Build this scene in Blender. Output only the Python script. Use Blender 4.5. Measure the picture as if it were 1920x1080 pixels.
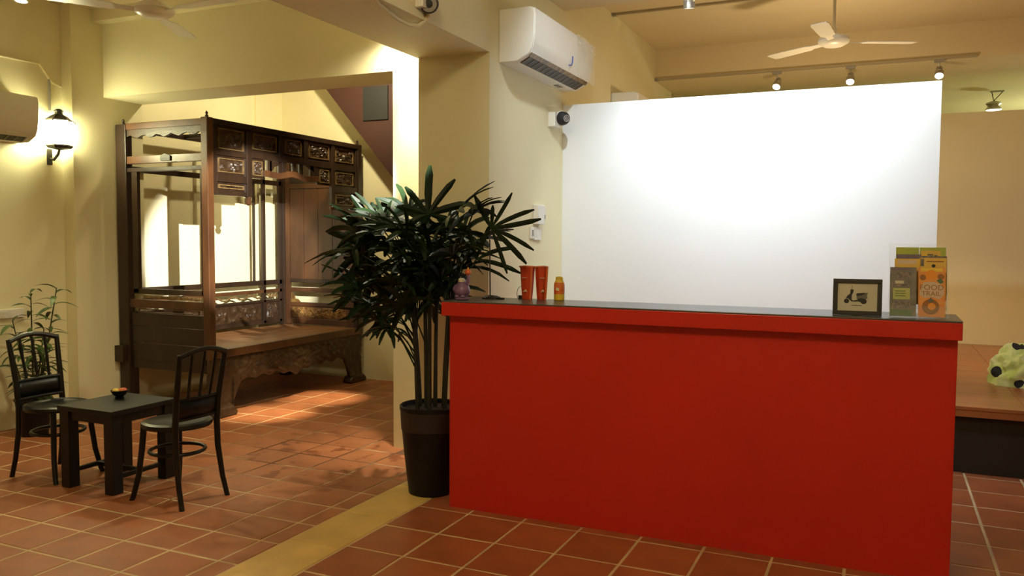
import bpy, math, random
from mathutils import Vector, Matrix, Euler, noise

random.seed(7)
for o in list(bpy.data.objects):
    bpy.data.objects.remove(o, do_unlink=True)
SC = bpy.context.scene
COL = SC.collection
PI = math.pi
R = math.radians

# ------------------------------------------------------------------ camera
def cam_setup():
    f, yaw, pit, rol = 1548.0, R(24.267), R(3.2805), R(-0.356)
    fw = Vector((-math.sin(yaw)*math.cos(pit), math.cos(yaw)*math.cos(pit), -math.sin(pit)))
    rt = Vector((math.cos(yaw), math.sin(yaw), 0))
    dn = fw.cross(rt)
    c, s = math.cos(rol), math.sin(rol)
    r2 = c*rt + s*dn
    d2 = -s*rt + c*dn
    up, bk = -d2, -fw
    m = Matrix(((r2.x, up.x, bk.x, 0), (r2.y, up.y, bk.y, 0), (r2.z, up.z, bk.z, 1.5), (0, 0, 0, 1)))
    cd = bpy.data.cameras.new('camera')
    cd.sensor_width = 36
    cd.lens = f/1920*36
    cd.clip_start = 0.05
    co = bpy.data.objects.new('camera', cd)
    COL.objects.link(co)
    co.matrix_world = m
    SC.camera = co
    return r2, d2, fw, f
CR, CD, CF, FPX = cam_setup()
def proj(p):
    v = Vector(p) - Vector((0, 0, 1.5))
    z = v.dot(CF)
    if z < 0.05:
        return None
    return 960 + FPX*v.dot(CR)/z, 540 + FPX*v.dot(CD)/z, z

# ------------------------------------------------------------------ world, exposure
W = bpy.data.worlds.new('world')
SC.world = W
W.use_nodes = True
W.node_tree.nodes['Background'].inputs[0].default_value = (0.9, 0.75, 0.45, 1)
W.node_tree.nodes['Background'].inputs[1].default_value = 0.0
SC.view_settings.view_transform = 'Standard'
SC.view_settings.look = 'None'
SC.view_settings.exposure = 0.0
SC.view_settings.gamma = 1
SC.view_settings.use_curve_mapping = False

WARM = (1.0, 0.86, 0.53)
WARMG = (1.0, 0.88, 0.52)
COOL = (0.82, 0.93, 1.0)
def point(loc, w, col=WARM, rad=0.12):
    d = bpy.data.lights.new('point_light', 'POINT')
    d.energy = w; d.color = col; d.shadow_soft_size = rad
    o = bpy.data.objects.new('point_light', d); COL.objects.link(o); o.location = loc
    return o
def spot(loc, aim, w, col=WARM, ang=60, blend=0.6, rad=0.04):
    d = bpy.data.lights.new('spot_light', 'SPOT')
    d.energy = w; d.color = col; d.shadow_soft_size = rad
    d.spot_size = R(ang); d.spot_blend = blend
    o = bpy.data.objects.new('spot_light', d); COL.objects.link(o); o.location = loc
    o.rotation_euler = (Vector(aim) - Vector(loc)).to_track_quat('-Z', 'Y').to_euler()
    return o
# three unseen warm fill lights added up front, then the left ceiling spotlight
point((-1.1, 1.3, 3.30), 78, WARM, 0.15)
point((1.6, 0.6, 3.35), 22, WARM, 0.15)
point((-4.7, 1.6, 3.15), 13, WARMG, 0.15)
spot((-5.19, 3.68, 3.0), (-5.0, 3.75, 0.0), 85, WARMG, 105, 0.9, 0.03)
# reception spots between counter and white screen wall
PANEL_SPOTS = [(-1.27, 5.72, 3.09), (-0.53, 5.72, 3.09), (0.22, 5.72, 3.09)]
for i, p in enumerate(PANEL_SPOTS[:2]):
    spot((p[0], p[1], p[2]-0.03), (p[0]-0.1, 6.2, 1.85), 72, COOL, 105, 1.0, 0.03)
spot((0.22, 5.72, 3.06), (0.02, 6.2, 1.9), 34, COOL, 100, 1.0, 0.03)
for x, w in ((-1.45, 140), (-0.40, 75)):  # two unseen spots added above the counter to lift screen and side wall
    spot((x, 4.25, 3.45), (x+0.1, 6.2, 1.75), w, COOL, 96, 1.0, 0.04)
# spot aimed across the room at the canopy bed
spot((-0.1, 2.05, 2.85), (-5.62, 6.16, 1.34), 5600, (1.0, 0.98, 0.90), 15.2, 0.3, 0.02)
# spot tucked behind the beam, washing the door jamb
spot((-3.03, 4.885, 2.98), (-3.12, 5.02, 1.3), 110, (1.0, 0.92, 0.68), 150, 1.0, 0.03)
spot((-3.03, 4.885, 2.96), (-3.10, 5.03, 0.9), 260, (1.0, 0.92, 0.68), 34, 1.0, 0.03)  # second, narrower beam added at the same lamp to lift the lower jamb
# ceiling lamps of the bed alcove, added floor spots, rear-room lights
spot((-4.5, 6.3, 3.32), (-5.4, 7.42, 2.5), 150, (1.0, 0.86, 0.52), 110, 1.0, 0.05)
spot((-5.1, 6.0, 3.32), (-6.2, 6.1, 2.6), 70, (1.0, 0.86, 0.52), 120, 1.0, 0.05)
spot((-3.7, 5.75, 3.32), (-4.82, 5.55, 0.0), 1100, (1.0, 0.86, 0.56), 16, 0.9, 0.03)  # two unseen spots added to draw the lit floor band beside the bed
spot((-3.7, 6.35, 3.32), (-4.80, 6.30, 0.0), 1000, (1.0, 0.86, 0.56), 16, 0.9, 0.03)
point((-0.4, 7.6, 2.3), 36, (1.0, 0.74, 0.42), 0.1)  # unseen warm fill added behind the white screen wall
point((2.2, 12.2, 2.2), 60, (0.9, 1.0, 0.6), 0.1)
spot((1.2, 8.3, 3.2), (0.75, 8.6, 0.45), 150, (1.0, 0.75, 0.42), 70, 0.8, 0.04)  # unseen fill spot over the platform and rear wall

# ------------------------------------------------------------------ materials
def mat(name, col, rough=0.6, metal=0.0, var=0.0, vscale=4.0, bump=0.0, bscale=40.0, spec=0.5,
        emit=None, estr=0.0, alpha=1.0, trans=0.0, col2=None, objrand=0.0, coat=0.0, stretch=None):
    m = bpy.data.materials.new(name)
    m.use_nodes = True
    nt = m.node_tree
    b = nt.nodes['Principled BSDF']
    b.inputs['Base Color'].default_value = (*col, 1)
    b.inputs['Roughness'].default_value = rough
    b.inputs['Metallic'].default_value = metal
    b.inputs['Specular IOR Level'].default_value = spec
    b.inputs['Alpha'].default_value = alpha
    b.inputs['Transmission Weight'].default_value = trans
    b.inputs['Coat Weight'].default_value = coat
    if emit:
        b.inputs['Emission Color'].default_value = (*emit, 1)
        b.inputs['Emission Strength'].default_value = estr
    tc = nt.nodes.new('ShaderNodeTexCoord')
    vec = tc.outputs['Object']
    if stretch:
        mp = nt.nodes.new('ShaderNodeMapping')
        mp.inputs['Scale'].default_value = stretch
        nt.links.new(vec, mp.inputs[0]); vec = mp.outputs[0]
    if var > 0 or col2 or objrand > 0:
        n = nt.nodes.new('ShaderNodeTexNoise')
        n.inputs['Scale'].default_value = vscale
        n.inputs['Detail'].default_value = 5
        nt.links.new(vec, n.inputs['Vector'])
        mx = nt.nodes.new('ShaderNodeMix'); mx.data_type = 'RGBA'
        c2 = col2 if col2 else tuple(max(0, c*(1-var)) for c in col)
        mx.inputs[6].default_value = (*col, 1)
        mx.inputs[7].default_value = (*c2, 1)
        ramp = nt.nodes.new('ShaderNodeMapRange')
        ramp.inputs[1].default_value = 0.35; ramp.inputs[2].default_value = 0.65
        nt.links.new(n.outputs[0], ramp.inputs[0])
        nt.links.new(ramp.outputs[0], mx.inputs[0])
        out = mx.outputs[2]
        if objrand > 0:
            oi = nt.nodes.new('ShaderNodeObjectInfo')
            mr = nt.nodes.new('ShaderNodeMapRange')
            mr.inputs[3].default_value = 1-objrand; mr.inputs[4].default_value = 1+objrand
            nt.links.new(oi.outputs['Random'], mr.inputs[0])
            hs = nt.nodes.new('ShaderNodeHueSaturation')
            nt.links.new(mr.outputs[0], hs.inputs['Value'])
            nt.links.new(out, hs.inputs['Color'])
            out = hs.outputs[0]
        nt.links.new(out, b.inputs['Base Color'])
    if bump > 0:
        n2 = nt.nodes.new('ShaderNodeTexNoise')
        n2.inputs['Scale'].default_value = bscale
        n2.inputs['Detail'].default_value = 4
        nt.links.new(vec, n2.inputs['Vector'])
        bp = nt.nodes.new('ShaderNodeBump')
        bp.inputs['Strength'].default_value = bump
        bp.inputs['Distance'].default_value = 0.004
        nt.links.new(n2.outputs[0], bp.inputs['Height'])
        nt.links.new(bp.outputs[0], b.inputs['Normal'])
    return m

M = {}
M['wall'] = mat('cream_paint', (0.80, 0.74, 0.48), 0.7, var=0.05, vscale=1.5, bump=0.15, bscale=30)
M['ceil'] = mat('ceiling_paint', (0.78, 0.67, 0.45), 0.8, var=0.05, vscale=1.2, bump=0.1, bscale=20)
M['panel'] = mat('white_paint', (0.84, 0.86, 0.87), 0.5, var=0.02, vscale=2, bump=0.05, bscale=20)
M['far'] = mat('far_wall_paint', (0.80, 0.70, 0.44), 0.7, var=0.04, vscale=1.5)
M['stair'] = mat('oxblood_paint', (0.045, 0.013, 0.008), 0.6, var=0.1)
M['shadeblack'] = mat('painted_shade_black', (0.010, 0.010, 0.009), 0.6)
M['red'] = mat('red_laminate', (0.58, 0.024, 0.013), 0.38, var=0.06, vscale=2.0, bump=0.05, bscale=8, spec=0.4)
M['top'] = mat('counter_top_laminate', (0.10, 0.09, 0.085), 0.28, var=0.1, vscale=6)
M['black'] = mat('black_lacquer', (0.006, 0.006, 0.006), 0.36, spec=0.35, var=0.3, vscale=8)
M['tableblack'] = mat('black_table_paint', (0.007, 0.007, 0.007), 0.45, spec=0.35, var=0.3, vscale=6)
M['bed'] = mat('dark_carved_wood', (0.034, 0.017, 0.008), 0.38, col2=(0.018, 0.009, 0.005), vscale=6, bump=0.2, bscale=30, stretch=(1, 1, .25))
M['bedwarm'] = mat('brown_wood', (0.105, 0.042, 0.014), 0.36, col2=(0.055, 0.022, 0.009), vscale=7, bump=0.15, bscale=30, stretch=(1, 1, .3))
M['seat'] = mat('orange_brown_seat_wood', (0.30, 0.14, 0.05), 0.42, col2=(0.19, 0.08, 0.03), vscale=6, bump=0.15, bscale=24, stretch=(1, .2, 1))  # seat planks in a paler orange-brown than the bed frame
M['carve'] = mat('carved_relief_wood', (0.055, 0.028, 0.011), 0.4, col2=(0.026, 0.013, 0.006), vscale=20, bump=0.5, bscale=90)
M['gilt'] = mat('gilded_relief', (0.34, 0.19, 0.055), 0.36, metal=0.3, col2=(0.12, 0.055, 0.018), vscale=25)
M['giltdim'] = mat('dull_gilding', (0.26, 0.17, 0.065), 0.4, metal=0.2, col2=(0.12, 0.065, 0.024), vscale=25)
M['white'] = mat('white_plastic', (0.80, 0.78, 0.70), 0.35, var=0.03, vscale=3)
M['acfront'] = mat('glossy_white_plastic', (0.84, 0.82, 0.76), 0.14, var=0.02, vscale=3)
M['film'] = mat('clear_film', (0.85, 0.83, 0.7), 0.15, alpha=0.35)
M['vent'] = mat('dark_grille', (0.05, 0.04, 0.03), 0.5)
M['grey'] = mat('grey_plastic', (0.32, 0.30, 0.27), 0.45, var=0.08)
M['blue'] = mat('blue_print', (0.06, 0.10, 0.35), 0.5)
M['metal'] = mat('brushed_metal', (0.55, 0.53, 0.48), 0.3, metal=0.8, var=0.08)
M['railgrey'] = mat('rail_paint', (0.42, 0.36, 0.25), 0.45, var=0.05)
M['lens'] = mat('lamp_lens', (1, 1, 1), 0.3, emit=(1, 0.97, 0.85), estr=14)
M['lenswarm'] = mat('warm_lamp_lens', (1, 1, 1), 0.3, emit=(1, 0.93, 0.7), estr=6)
M['lantern'] = mat('lantern_glass', (1, 1, 0.9), 0.3, emit=(1.0, 0.95, 0.55), estr=150)
M['iron'] = mat('black_iron', (0.025, 0.02, 0.016), 0.5, var=0.2)
M['leaf'] = mat('palm_leaf', (0.013, 0.032, 0.009), 0.5, spec=0.25, col2=(0.007, 0.016, 0.006), vscale=5, objrand=0.35)
M['leaf2'] = mat('young_leaf', (0.06, 0.105, 0.02), 0.4, col2=(0.03, 0.06, 0.012), vscale=5, objrand=0.4)
M['cane'] = mat('palm_cane', (0.020, 0.020, 0.010), 0.6, var=0.4, vscale=30)
M['stem'] = mat('plant_stem', (0.07, 0.08, 0.03), 0.6, var=0.3, vscale=20)
M['pot'] = mat('black_glazed_pot', (0.006, 0.005, 0.006), 0.5, spec=0.3, var=0.2)
M['potband'] = mat('dull_brown_pot_rim', (0.022, 0.014, 0.014), 0.55, var=0.2)
M['soil'] = mat('potting_soil', (0.03, 0.02, 0.012), 0.95, bump=0.8, bscale=60)
M['platform'] = mat('polished_timber', (0.34, 0.12, 0.04), 0.3, col2=(0.24, 0.08, 0.028), vscale=3, stretch=(.3, 3, 1))
M['darkbase'] = mat('near_black_base', (0.012, 0.010, 0.009), 0.6)
M['purple'] = mat('purple_glazed_ceramic', (0.24, 0.13, 0.26), 0.3, var=0.12, vscale=20)
M['cream'] = mat('ivory', (0.75, 0.68, 0.5), 0.5)
M['packet'] = mat('red_orange_card', (0.62, 0.06, 0.016), 0.42, var=0.1, vscale=12)
M['packetlight'] = mat('orange_card', (0.80, 0.20, 0.06), 0.42)
M['yellow'] = mat('yellow_plastic', (0.80, 0.58, 0.05), 0.4)
M['canred'] = mat('red_orange_print', (0.75, 0.10, 0.03), 0.4, col2=(0.82, 0.30, 0.05), vscale=25)
M['ink'] = mat('black_ink', (0.02, 0.02, 0.022), 0.6)
M['inkgrey'] = mat('grey_ink', (0.14, 0.14, 0.12), 0.6)
M['paper'] = mat('grey_paper', (0.56, 0.54, 0.45), 0.7)
M['frame'] = mat('black_frame_wood', (0.030, 0.029, 0.026), 0.4)
M['acrylic'] = mat('clear_acrylic', (0.9, 0.92, 0.85), 0.05, alpha=0.07)
M['br_grey'] = mat('slate_brochure', (0.13, 0.13, 0.13), 0.4, col2=(0.22, 0.20, 0.19), vscale=30)
M['br_orange'] = mat('orange_brochure', (0.75, 0.25, 0.05), 0.4, col2=(0.80, 0.36, 0.09), vscale=20)
M['br_yellow'] = mat('yellow_brochure', (0.72, 0.50, 0.06), 0.4, col2=(0.70, 0.42, 0.10), vscale=18)
M['br_lime'] = mat('lime_brochure', (0.42, 0.48, 0.05), 0.4, col2=(0.34, 0.42, 0.06), vscale=16)
M['br_purple'] = mat('mauve_brochure', (0.18, 0.14, 0.20), 0.4, var=0.2, vscale=18)
M['pale'] = mat('pale_print', (0.62, 0.48, 0.36), 0.5)
M['limeprint'] = mat('lime_print', (0.42, 0.46, 0.16), 0.5)
M['greenprint'] = mat('green_print', (0.10, 0.20, 0.09), 0.5, col2=(0.06, 0.12, 0.06), vscale=40)
M['photo'] = mat('photo_print', (0.30, 0.22, 0.18), 0.5, col2=(0.08, 0.09, 0.12), vscale=60)
M['brown'] = mat('brown_print', (0.30, 0.12, 0.03), 0.5)
M['orange'] = mat('orange_print', (0.80, 0.30, 0.02), 0.5)
M['redfruit'] = mat('red_fruit_skin', (0.50, 0.05, 0.02), 0.35, col2=(0.55, 0.15, 0.02), vscale=20)
M['yelfruit'] = mat('yellow_fruit_skin', (0.75, 0.55, 0.08), 0.35)
M['slab'] = mat('ochre_threshold_stone', (0.66, 0.45, 0.14), 0.42, col2=(0.52, 0.34, 0.10), vscale=3.5, bump=0.2, bscale=14, objrand=0.12)

def bag_material():
    m = mat('lime_cloth_with_black_dots', (0.66, 0.70, 0.36), 0.85, col2=(0.42, 0.52, 0.12), vscale=9, bump=0.5, bscale=25)
    nt = m.node_tree
    b = nt.nodes['Principled BSDF']
    src = b.inputs['Base Color'].links[0].from_socket
    tc = nt.nodes.new('ShaderNodeTexCoord')
    v = nt.nodes.new('ShaderNodeTexVoronoi')
    v.inputs['Scale'].default_value = 7.5
    v.inputs['Randomness'].default_value = 0.75
    nt.links.new(tc.outputs['Object'], v.inputs['Vector'])
    lt = nt.nodes.new('ShaderNodeMath'); lt.operation = 'LESS_THAN'
    lt.inputs[1].default_value = 0.33
    nt.links.new(v.outputs['Distance'], lt.inputs[0])
    mx = nt.nodes.new('ShaderNodeMix'); mx.data_type = 'RGBA'
    nt.links.new(lt.outputs[0], mx.inputs[0])
    nt.links.new(src, mx.inputs[6])
    mx.inputs[7].default_value = (0.012, 0.013, 0.015, 1)
    nt.links.new(mx.outputs[2], b.inputs['Base Color'])
    return m
M['bag'] = bag_material()

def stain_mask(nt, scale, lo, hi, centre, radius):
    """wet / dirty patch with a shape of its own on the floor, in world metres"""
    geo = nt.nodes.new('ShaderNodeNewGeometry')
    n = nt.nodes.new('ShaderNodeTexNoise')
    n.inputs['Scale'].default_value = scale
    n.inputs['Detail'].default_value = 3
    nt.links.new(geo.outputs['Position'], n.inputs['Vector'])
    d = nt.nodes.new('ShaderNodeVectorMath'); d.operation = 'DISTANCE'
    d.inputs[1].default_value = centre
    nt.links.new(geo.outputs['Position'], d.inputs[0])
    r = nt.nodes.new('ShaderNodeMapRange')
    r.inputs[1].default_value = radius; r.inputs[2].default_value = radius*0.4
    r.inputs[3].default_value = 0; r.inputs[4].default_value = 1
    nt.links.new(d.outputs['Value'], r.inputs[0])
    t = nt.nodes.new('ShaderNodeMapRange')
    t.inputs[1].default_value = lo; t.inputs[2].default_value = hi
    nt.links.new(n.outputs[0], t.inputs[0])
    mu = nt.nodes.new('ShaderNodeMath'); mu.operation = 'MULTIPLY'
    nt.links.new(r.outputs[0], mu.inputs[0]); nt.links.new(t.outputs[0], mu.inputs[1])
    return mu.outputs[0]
def overlay(m, fac, col):
    nt = m.node_tree
    b = nt.nodes['Principled BSDF']
    s = b.inputs['Base Color']
    mx = nt.nodes.new('ShaderNodeMix'); mx.data_type = 'RGBA'
    if s.links:
        nt.links.new(s.links[0].from_socket, mx.inputs[6])
    else:
        mx.inputs[6].default_value = s.default_value[:]
    mx.inputs[7].default_value = (*col, 1)
    nt.links.new(fac, mx.inputs[0])
    nt.links.new(mx.outputs[2], s)
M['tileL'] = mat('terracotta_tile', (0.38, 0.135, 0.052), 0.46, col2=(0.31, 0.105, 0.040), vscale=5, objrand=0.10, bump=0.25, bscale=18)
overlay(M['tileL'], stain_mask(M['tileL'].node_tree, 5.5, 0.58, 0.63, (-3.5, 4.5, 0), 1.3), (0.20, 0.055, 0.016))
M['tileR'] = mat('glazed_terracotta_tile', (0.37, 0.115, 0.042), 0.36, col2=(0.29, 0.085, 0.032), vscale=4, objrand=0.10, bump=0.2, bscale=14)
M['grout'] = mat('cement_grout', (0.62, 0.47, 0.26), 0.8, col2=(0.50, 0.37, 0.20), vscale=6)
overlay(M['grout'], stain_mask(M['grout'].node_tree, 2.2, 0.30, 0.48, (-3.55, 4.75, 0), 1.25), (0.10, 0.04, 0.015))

# ------------------------------------------------------------------ mesh builder
OFF = {}
class MB:
    def __init__(self):
        self.v = []; self.f = []
    def add(self, vs, fs):
        n = len(self.v)
        self.v += [tuple(p) for p in vs]
        self.f += [tuple(i+n for i in q) for q in fs]
        return self
    def box(self, x0, x1, y0, y1, z0, z1):
        vs = [(x0,y0,z0),(x1,y0,z0),(x1,y1,z0),(x0,y1,z0),(x0,y0,z1),(x1,y0,z1),(x1,y1,z1),(x0,y1,z1)]
        return self.add(vs, [(3,2,1,0),(4,5,6,7),(0,1,5,4),(1,2,6,5),(2,3,7,6),(3,0,4,7)])
    def prism(self, poly, d0, d1, ax):
        """extrude a 2-D polygon; ax is the extrusion axis, poly holds the other two coordinates in order"""
        def p3(a, b, d):
            return {'x': (d, a, b), 'y': (a, d, b), 'z': (a, b, d)}[ax]
        n = len(poly)
        vs = [p3(a, b, d0) for a, b in poly] + [p3(a, b, d1) for a, b in poly]
        fs = [tuple(range(n))[::-1], tuple(range(n, 2*n))]
        fs += [(i, (i+1) % n, n+(i+1) % n, n+i) for i in range(n)]
        return self.add(vs, fs)
    def tube(self, pts, r, n=8, flat=1.0, cap=True):
        pts = [Vector(p) for p in pts]
        m = len(pts)
        rs = r if isinstance(r, (list, tuple)) else [r]*m
        t0 = (pts[1]-pts[0]).normalized()
        ref = Vector((0, 0, 1)) if abs(t0.z) < 0.9 else Vector((1, 0, 0))
        a = t0.cross(ref).normalized()
        vs = []
        for i in range(m):
            t = (pts[min(i+1, m-1)]-pts[max(i-1, 0)]).normalized()
            a = (a - t*a.dot(t)).normalized()
            b = t.cross(a)
            for k in range(n):
                th = 2*PI*k/n
                vs.append(pts[i] + a*math.cos(th)*rs[i] + b*math.sin(th)*rs[i]*flat)
        fs = [(i*n+k, i*n+(k+1) % n, (i+1)*n+(k+1) % n, (i+1)*n+k) for i in range(m-1) for k in range(n)]
        if cap:
            fs += [tuple(range(n))[::-1], tuple(range((m-1)*n, m*n))]
        return self.add(vs, fs)
    def lathe(self, prof, c=(0, 0, 0), n=24, mat3=None):
        vs = []
        for r, z in prof:
            for k in range(n):
                th = 2*PI*k/n
                p = Vector((r*math.cos(th), r*math.sin(th), z))
                if mat3:
                    p = mat3 @ p
                vs.append(p + Vector(c))
        m = len(prof)
        fs = [(i*n+k, i*n+(k+1) % n, (i+1)*n+(k+1) % n, (i+1)*n+k) for i in range(m-1) for k in range(n)]
        fs += [tuple(range(n))[::-1], tuple(range((m-1)*n, m*n))]
        return self.add(vs, fs)
    def grid(self, fn, nu, nv):
        vs = [fn(i/nu, j/nv) for j in range(nv+1) for i in range(nu+1)]
        w = nu+1
        fs = [(j*w+i, j*w+i+1, (j+1)*w+i+1, (j+1)*w+i) for j in range(nv) for i in range(nu)]
        return self.add(vs, fs)
    def mesh(self, name, m, off=(0, 0, 0), smooth=False):
        me = bpy.data.meshes.new(name)
        o = Vector(off)
        me.from_pydata([tuple(Vector(p)-o) for p in self.v], [], self.f)
        me.materials.append(M[m] if isinstance(m, str) else m)
        if smooth:
            me.shade_smooth()
            me.set_sharp_from_angle(angle=R(38))
        me.update()
        return me
    def build(self, name, m, parent=None, smooth=False, bevel=0.0, loc=None, label=None):
        """vertices are in the frame of the thing's root; loc (top-level only) is its base"""
        o = bpy.data.objects.new(name, None)
        off = (0, 0, 0)
        if parent is not None:
            off = OFF.get(parent.name, (0, 0, 0))
        elif loc is not None:
            off = loc
        me = self.mesh(name, m, off, smooth)
        bpy.data.objects.remove(o)
        o = bpy.data.objects.new(name, me)
        COL.objects.link(o)
        if parent is not None:
            o.parent = parent
            OFF[o.name] = off
        elif loc is not None:
            o.location = loc
            OFF[o.name] = tuple(loc)
        if bevel > 0:
            bm = o.modifiers.new('bevel', 'BEVEL')
            bm.width = bevel; bm.segments = 2; bm.limit_method = 'ANGLE'; bm.angle_limit = R(40)
            bm.harden_normals = False
        if label:
            o['label'] = label
        return o
def box(*a): return MB().box(*a)
def tag(o, label, cat, group=None):
    o['label'] = label; o['category'] = cat
    if group: o['group'] = group
    return o
def thing(name, loc, label, cat, group=None, world=False):
    """Empty at the base of a thing; world=True: parts are given in world coordinates"""
    o = bpy.data.objects.new(name, None)
    o.empty_display_size = 0.1
    COL.objects.link(o)
    o.location = loc
    OFF[o.name] = tuple(loc) if world else (0, 0, 0)
    return tag(o, label, cat, group)
def struct(o, label=None):
    o['kind'] = 'structure'
    if label: o['label'] = label
    return o
def dup(root, loc, rotz, label, group=None):
    r = root.copy(); COL.objects.link(r); r.location = loc; r.rotation_euler = (0, 0, rotz)
    r['label'] = label
    if group: r['group'] = group
    def rec(src, dst):
        for ch in list(src.children):
            c = ch.copy(); COL.objects.link(c); c.parent = dst
            rec(ch, c)
    rec(root, r)
    return r
def text_mesh(txt, size, name):
    c = bpy.data.curves.new(name, 'FONT'); c.body = txt; c.size = size
    c.align_x = 'CENTER'; c.align_y = 'CENTER'; c.resolution_u = 3
    o = bpy.data.objects.new(name, c); COL.objects.link(o)
    dg = bpy.context.evaluated_depsgraph_get()
    me = bpy.data.meshes.new_from_object(o.evaluated_get(dg))
    vs = [tuple(v.co) for v in me.vertices]; fs = [tuple(p.vertices) for p in me.polygons]
    bpy.data.objects.remove(o, do_unlink=True); bpy.data.curves.remove(c); bpy.data.meshes.remove(me)
    return vs, fs

# ================================================================== THE SETTING
XL, XB0, XB1 = -6.2, -2.89, -2.36          # left wall, partition faces
ZL, ZR, ZS = 3.40, 3.60, 2.715             # ceilings left / right, beam soffit
floor = struct(box(XL-.3, 4.2, -2.3, 14.3, -0.12, 0.0015).build('floor', 'grout'), 'terracotta tiled floor with pale cement joints')
# tile pieces
def tile_mesh(w, d, m, name):
    h, c, r = 0.004, 0.004, 0.0015
    x, y = w/2, d/2
    vs = [(-x,-y,-.02),(x,-y,-.02),(x,y,-.02),(-x,y,-.02),(-x,-y,h-r),(x,-y,h-r),(x,y,h-r),(-x,y,h-r),
          (-x+c,-y+c,h),(x-c,-y+c,h),(x-c,y-c,h),(-x+c,y-c,h)]
    fs = [(0,1,5,4),(1,2,6,5),(2,3,7,6),(3,0,4,7),(4,5,9,8),(5,6,10,9),(6,7,11,10),(7,4,8,11),(8,9,10,11)]
    return vs, fs
cells = []
gx, gy = 0.014, 0.014
xs = []
x = -2.79
while x > XL: xs.append(x); x -= 0.3045
xs = [-2.672] + xs + [XL]
y = 2.015 - 0.287*14
ys = []
while y < 7.42: ys.append(y); y += 0.287
ys.append(7.42)
for i in range(len(xs)-1):
    for j in range(len(ys)-1):
        x1, x0 = xs[i], xs[i+1]
        if x1-x0 > 0.04 and ys[j+1]-ys[j] > 0.04:
            cells.append(('L', x0, x1, ys[j], ys[j+1]))
xs = [-2.36+0.319*k for k in range(21)]
ys = [3.287+0.3365*k for k in range(-16, 21)]
for i in range(len(xs)-1):
    for j in range(len(ys)-1):
        cells.append(('R', xs[i], xs[i+1], ys[j], ys[j+1]))
def hidden(c):
    k, x0, x1, y0, y1 = c
    if k == 'R' and x1 < 0.27 and x0 > -2.2 and y0 > 4.0: return True
    if k == 'R' and y0 > 6.0: return True
    if k == 'L' and x1 < -5.35 and y0 > 5.6: return True
    return False
vis, rest = [], []
for c in cells:
    k, x0, x1, y0, y1 = c
    if k == 'R' and (y0 > 9.8 or (x1 < .3 and y0 > 6.3)): continue
    if k == 'L' and y0 > 4.86 and x0 > -3.2+.05 and y1 < 5.4: continue
    p = proj(((x0+x1)/2, (y0+y1)/2, 0))
    qs = [proj((a, b, 0)) for a in (x0, x1) for b in (y0, y1)]
    inside = p and all(qs) and any(-5 < q[0] < 1925 and -5 < q[1] < 1085 for q in qs)
    if inside and not hidden(c): vis.append((p[2], c))
    elif y1 > -2.2: rest.append(c)
vis.sort()
rest += [c for _, c in vis[300:]]
cache = {}
for _, (k, x0, x1, y0, y1) in vis[:300]:
    w, d = round(x1-x0-gx, 4), round(y1-y0-gy, 4)
    key = (k, w, d)
    if key not in cache:
        vs, fs = tile_mesh(w, d, None, 'tile')
        cache[key] = MB().add(vs, fs).mesh('tile', 'tile'+k)
    o = bpy.data.objects.new('tile', cache[key]); COL.objects.link(o); o.parent = floor
    o.location = ((x0+x1)/2, (y0+y1)/2, random.uniform(-.0012, .0012))
    o.rotation_euler = (random.uniform(-.002, .002), random.uniform(-.002, .002), random.uniform(-.004, .004))
for k in 'LR':
    mb = MB()
    for c in rest:
        if c[0] != k: continue
        vs, fs = tile_mesh(c[2]-c[1]-gx, c[4]-c[3]-gy, None, '')
        cx, cy = (c[1]+c[2])/2, (c[3]+c[4])/2
        mb.add([(a+cx, b+cy, z) for a, b, z in vs], fs)
    o = mb.build('tile_field', 'tile'+k, floor); o['kind'] = 'stuff'
yy = -2.2
lens = [0.52, 0.47, 0.55, 0.42, 0.5]
i = 0
while yy < 4.86:
    L = min(lens[i % 5], 4.86-yy)
    box(-2.668, -2.366, yy+.002, yy+L-.002, -.02, 0.0045).build('threshold_slab', 'slab', floor, bevel=0.003)
    yy += L; i += 1

# left wall with pilasters
struct(box(XL-.25, XL, -2.3, 7.7, 0, ZL+.3).build('wall_left', 'wall'))
struct(box(XL, -6.08, 4.73, 5.43, 0, ZL).build('wall_pilaster', 'wall'), 'shallow pilaster on the left wall')
struct(box(XL, -6.17, 7.0, 7.42, 0, ZL).build('wall_corner_pier', 'wall'), 'shallow pier in the alcove corner')
# header wall over the alcove opening + right jamb
hd = MB().prism([(-6.08, 2.69), (-3.2, 2.69), (-3.2, 0), (XB0, 0), (XB0, ZL), (-6.08, ZL)], 5.03, 5.43, 'y')
struct(hd.build('wall_alcove', 'wall'), 'cream wall with a wide opening to the bed alcove')
struct(box(XL-.25, XB0, 7.42, 7.7, 0, ZL+.3).build('wall_back', 'wall'))
# partition between the two bays: full height behind the column, beam over the passage
struct(box(XB0, XB1, 4.86, 9.8, 0, ZR).build('wall_partition', 'wall'), 'cream column and dividing wall')
struct(box(XB0, XB1, -2.3, 4.86, ZS, ZR).build('beam_over_passage', 'wall'), 'deep cream beam over the passage')
# ceilings
struct(box(XL-.25, XB0, -2.3, 7.7, ZL, ZL+.2).build('ceiling', 'ceil'), 'ceiling of the left bay')
struct(box(XB0, 4.2, -2.3, 9.05, ZR, ZR+.2).build('ceiling_right', 'ceil'), 'ceiling of the right bay')
struct(box(XB0, 4.2, 9.30, 14.3, 3.262, 3.5).build('ceiling_rear', 'ceil'), 'lower ceiling behind the second beam')
struct(box(XB1, 4.2, 9.05, 9.30, 3.262, ZR+.2).build('trim_1', 'ceil'), 'second ceiling beam')
struct(box(XB1, 4.2, 5.89, 6.2, 3.31, ZR).build('ceiling_beam', 'ceil'), 'ceiling beam above the white screen wall')
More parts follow.
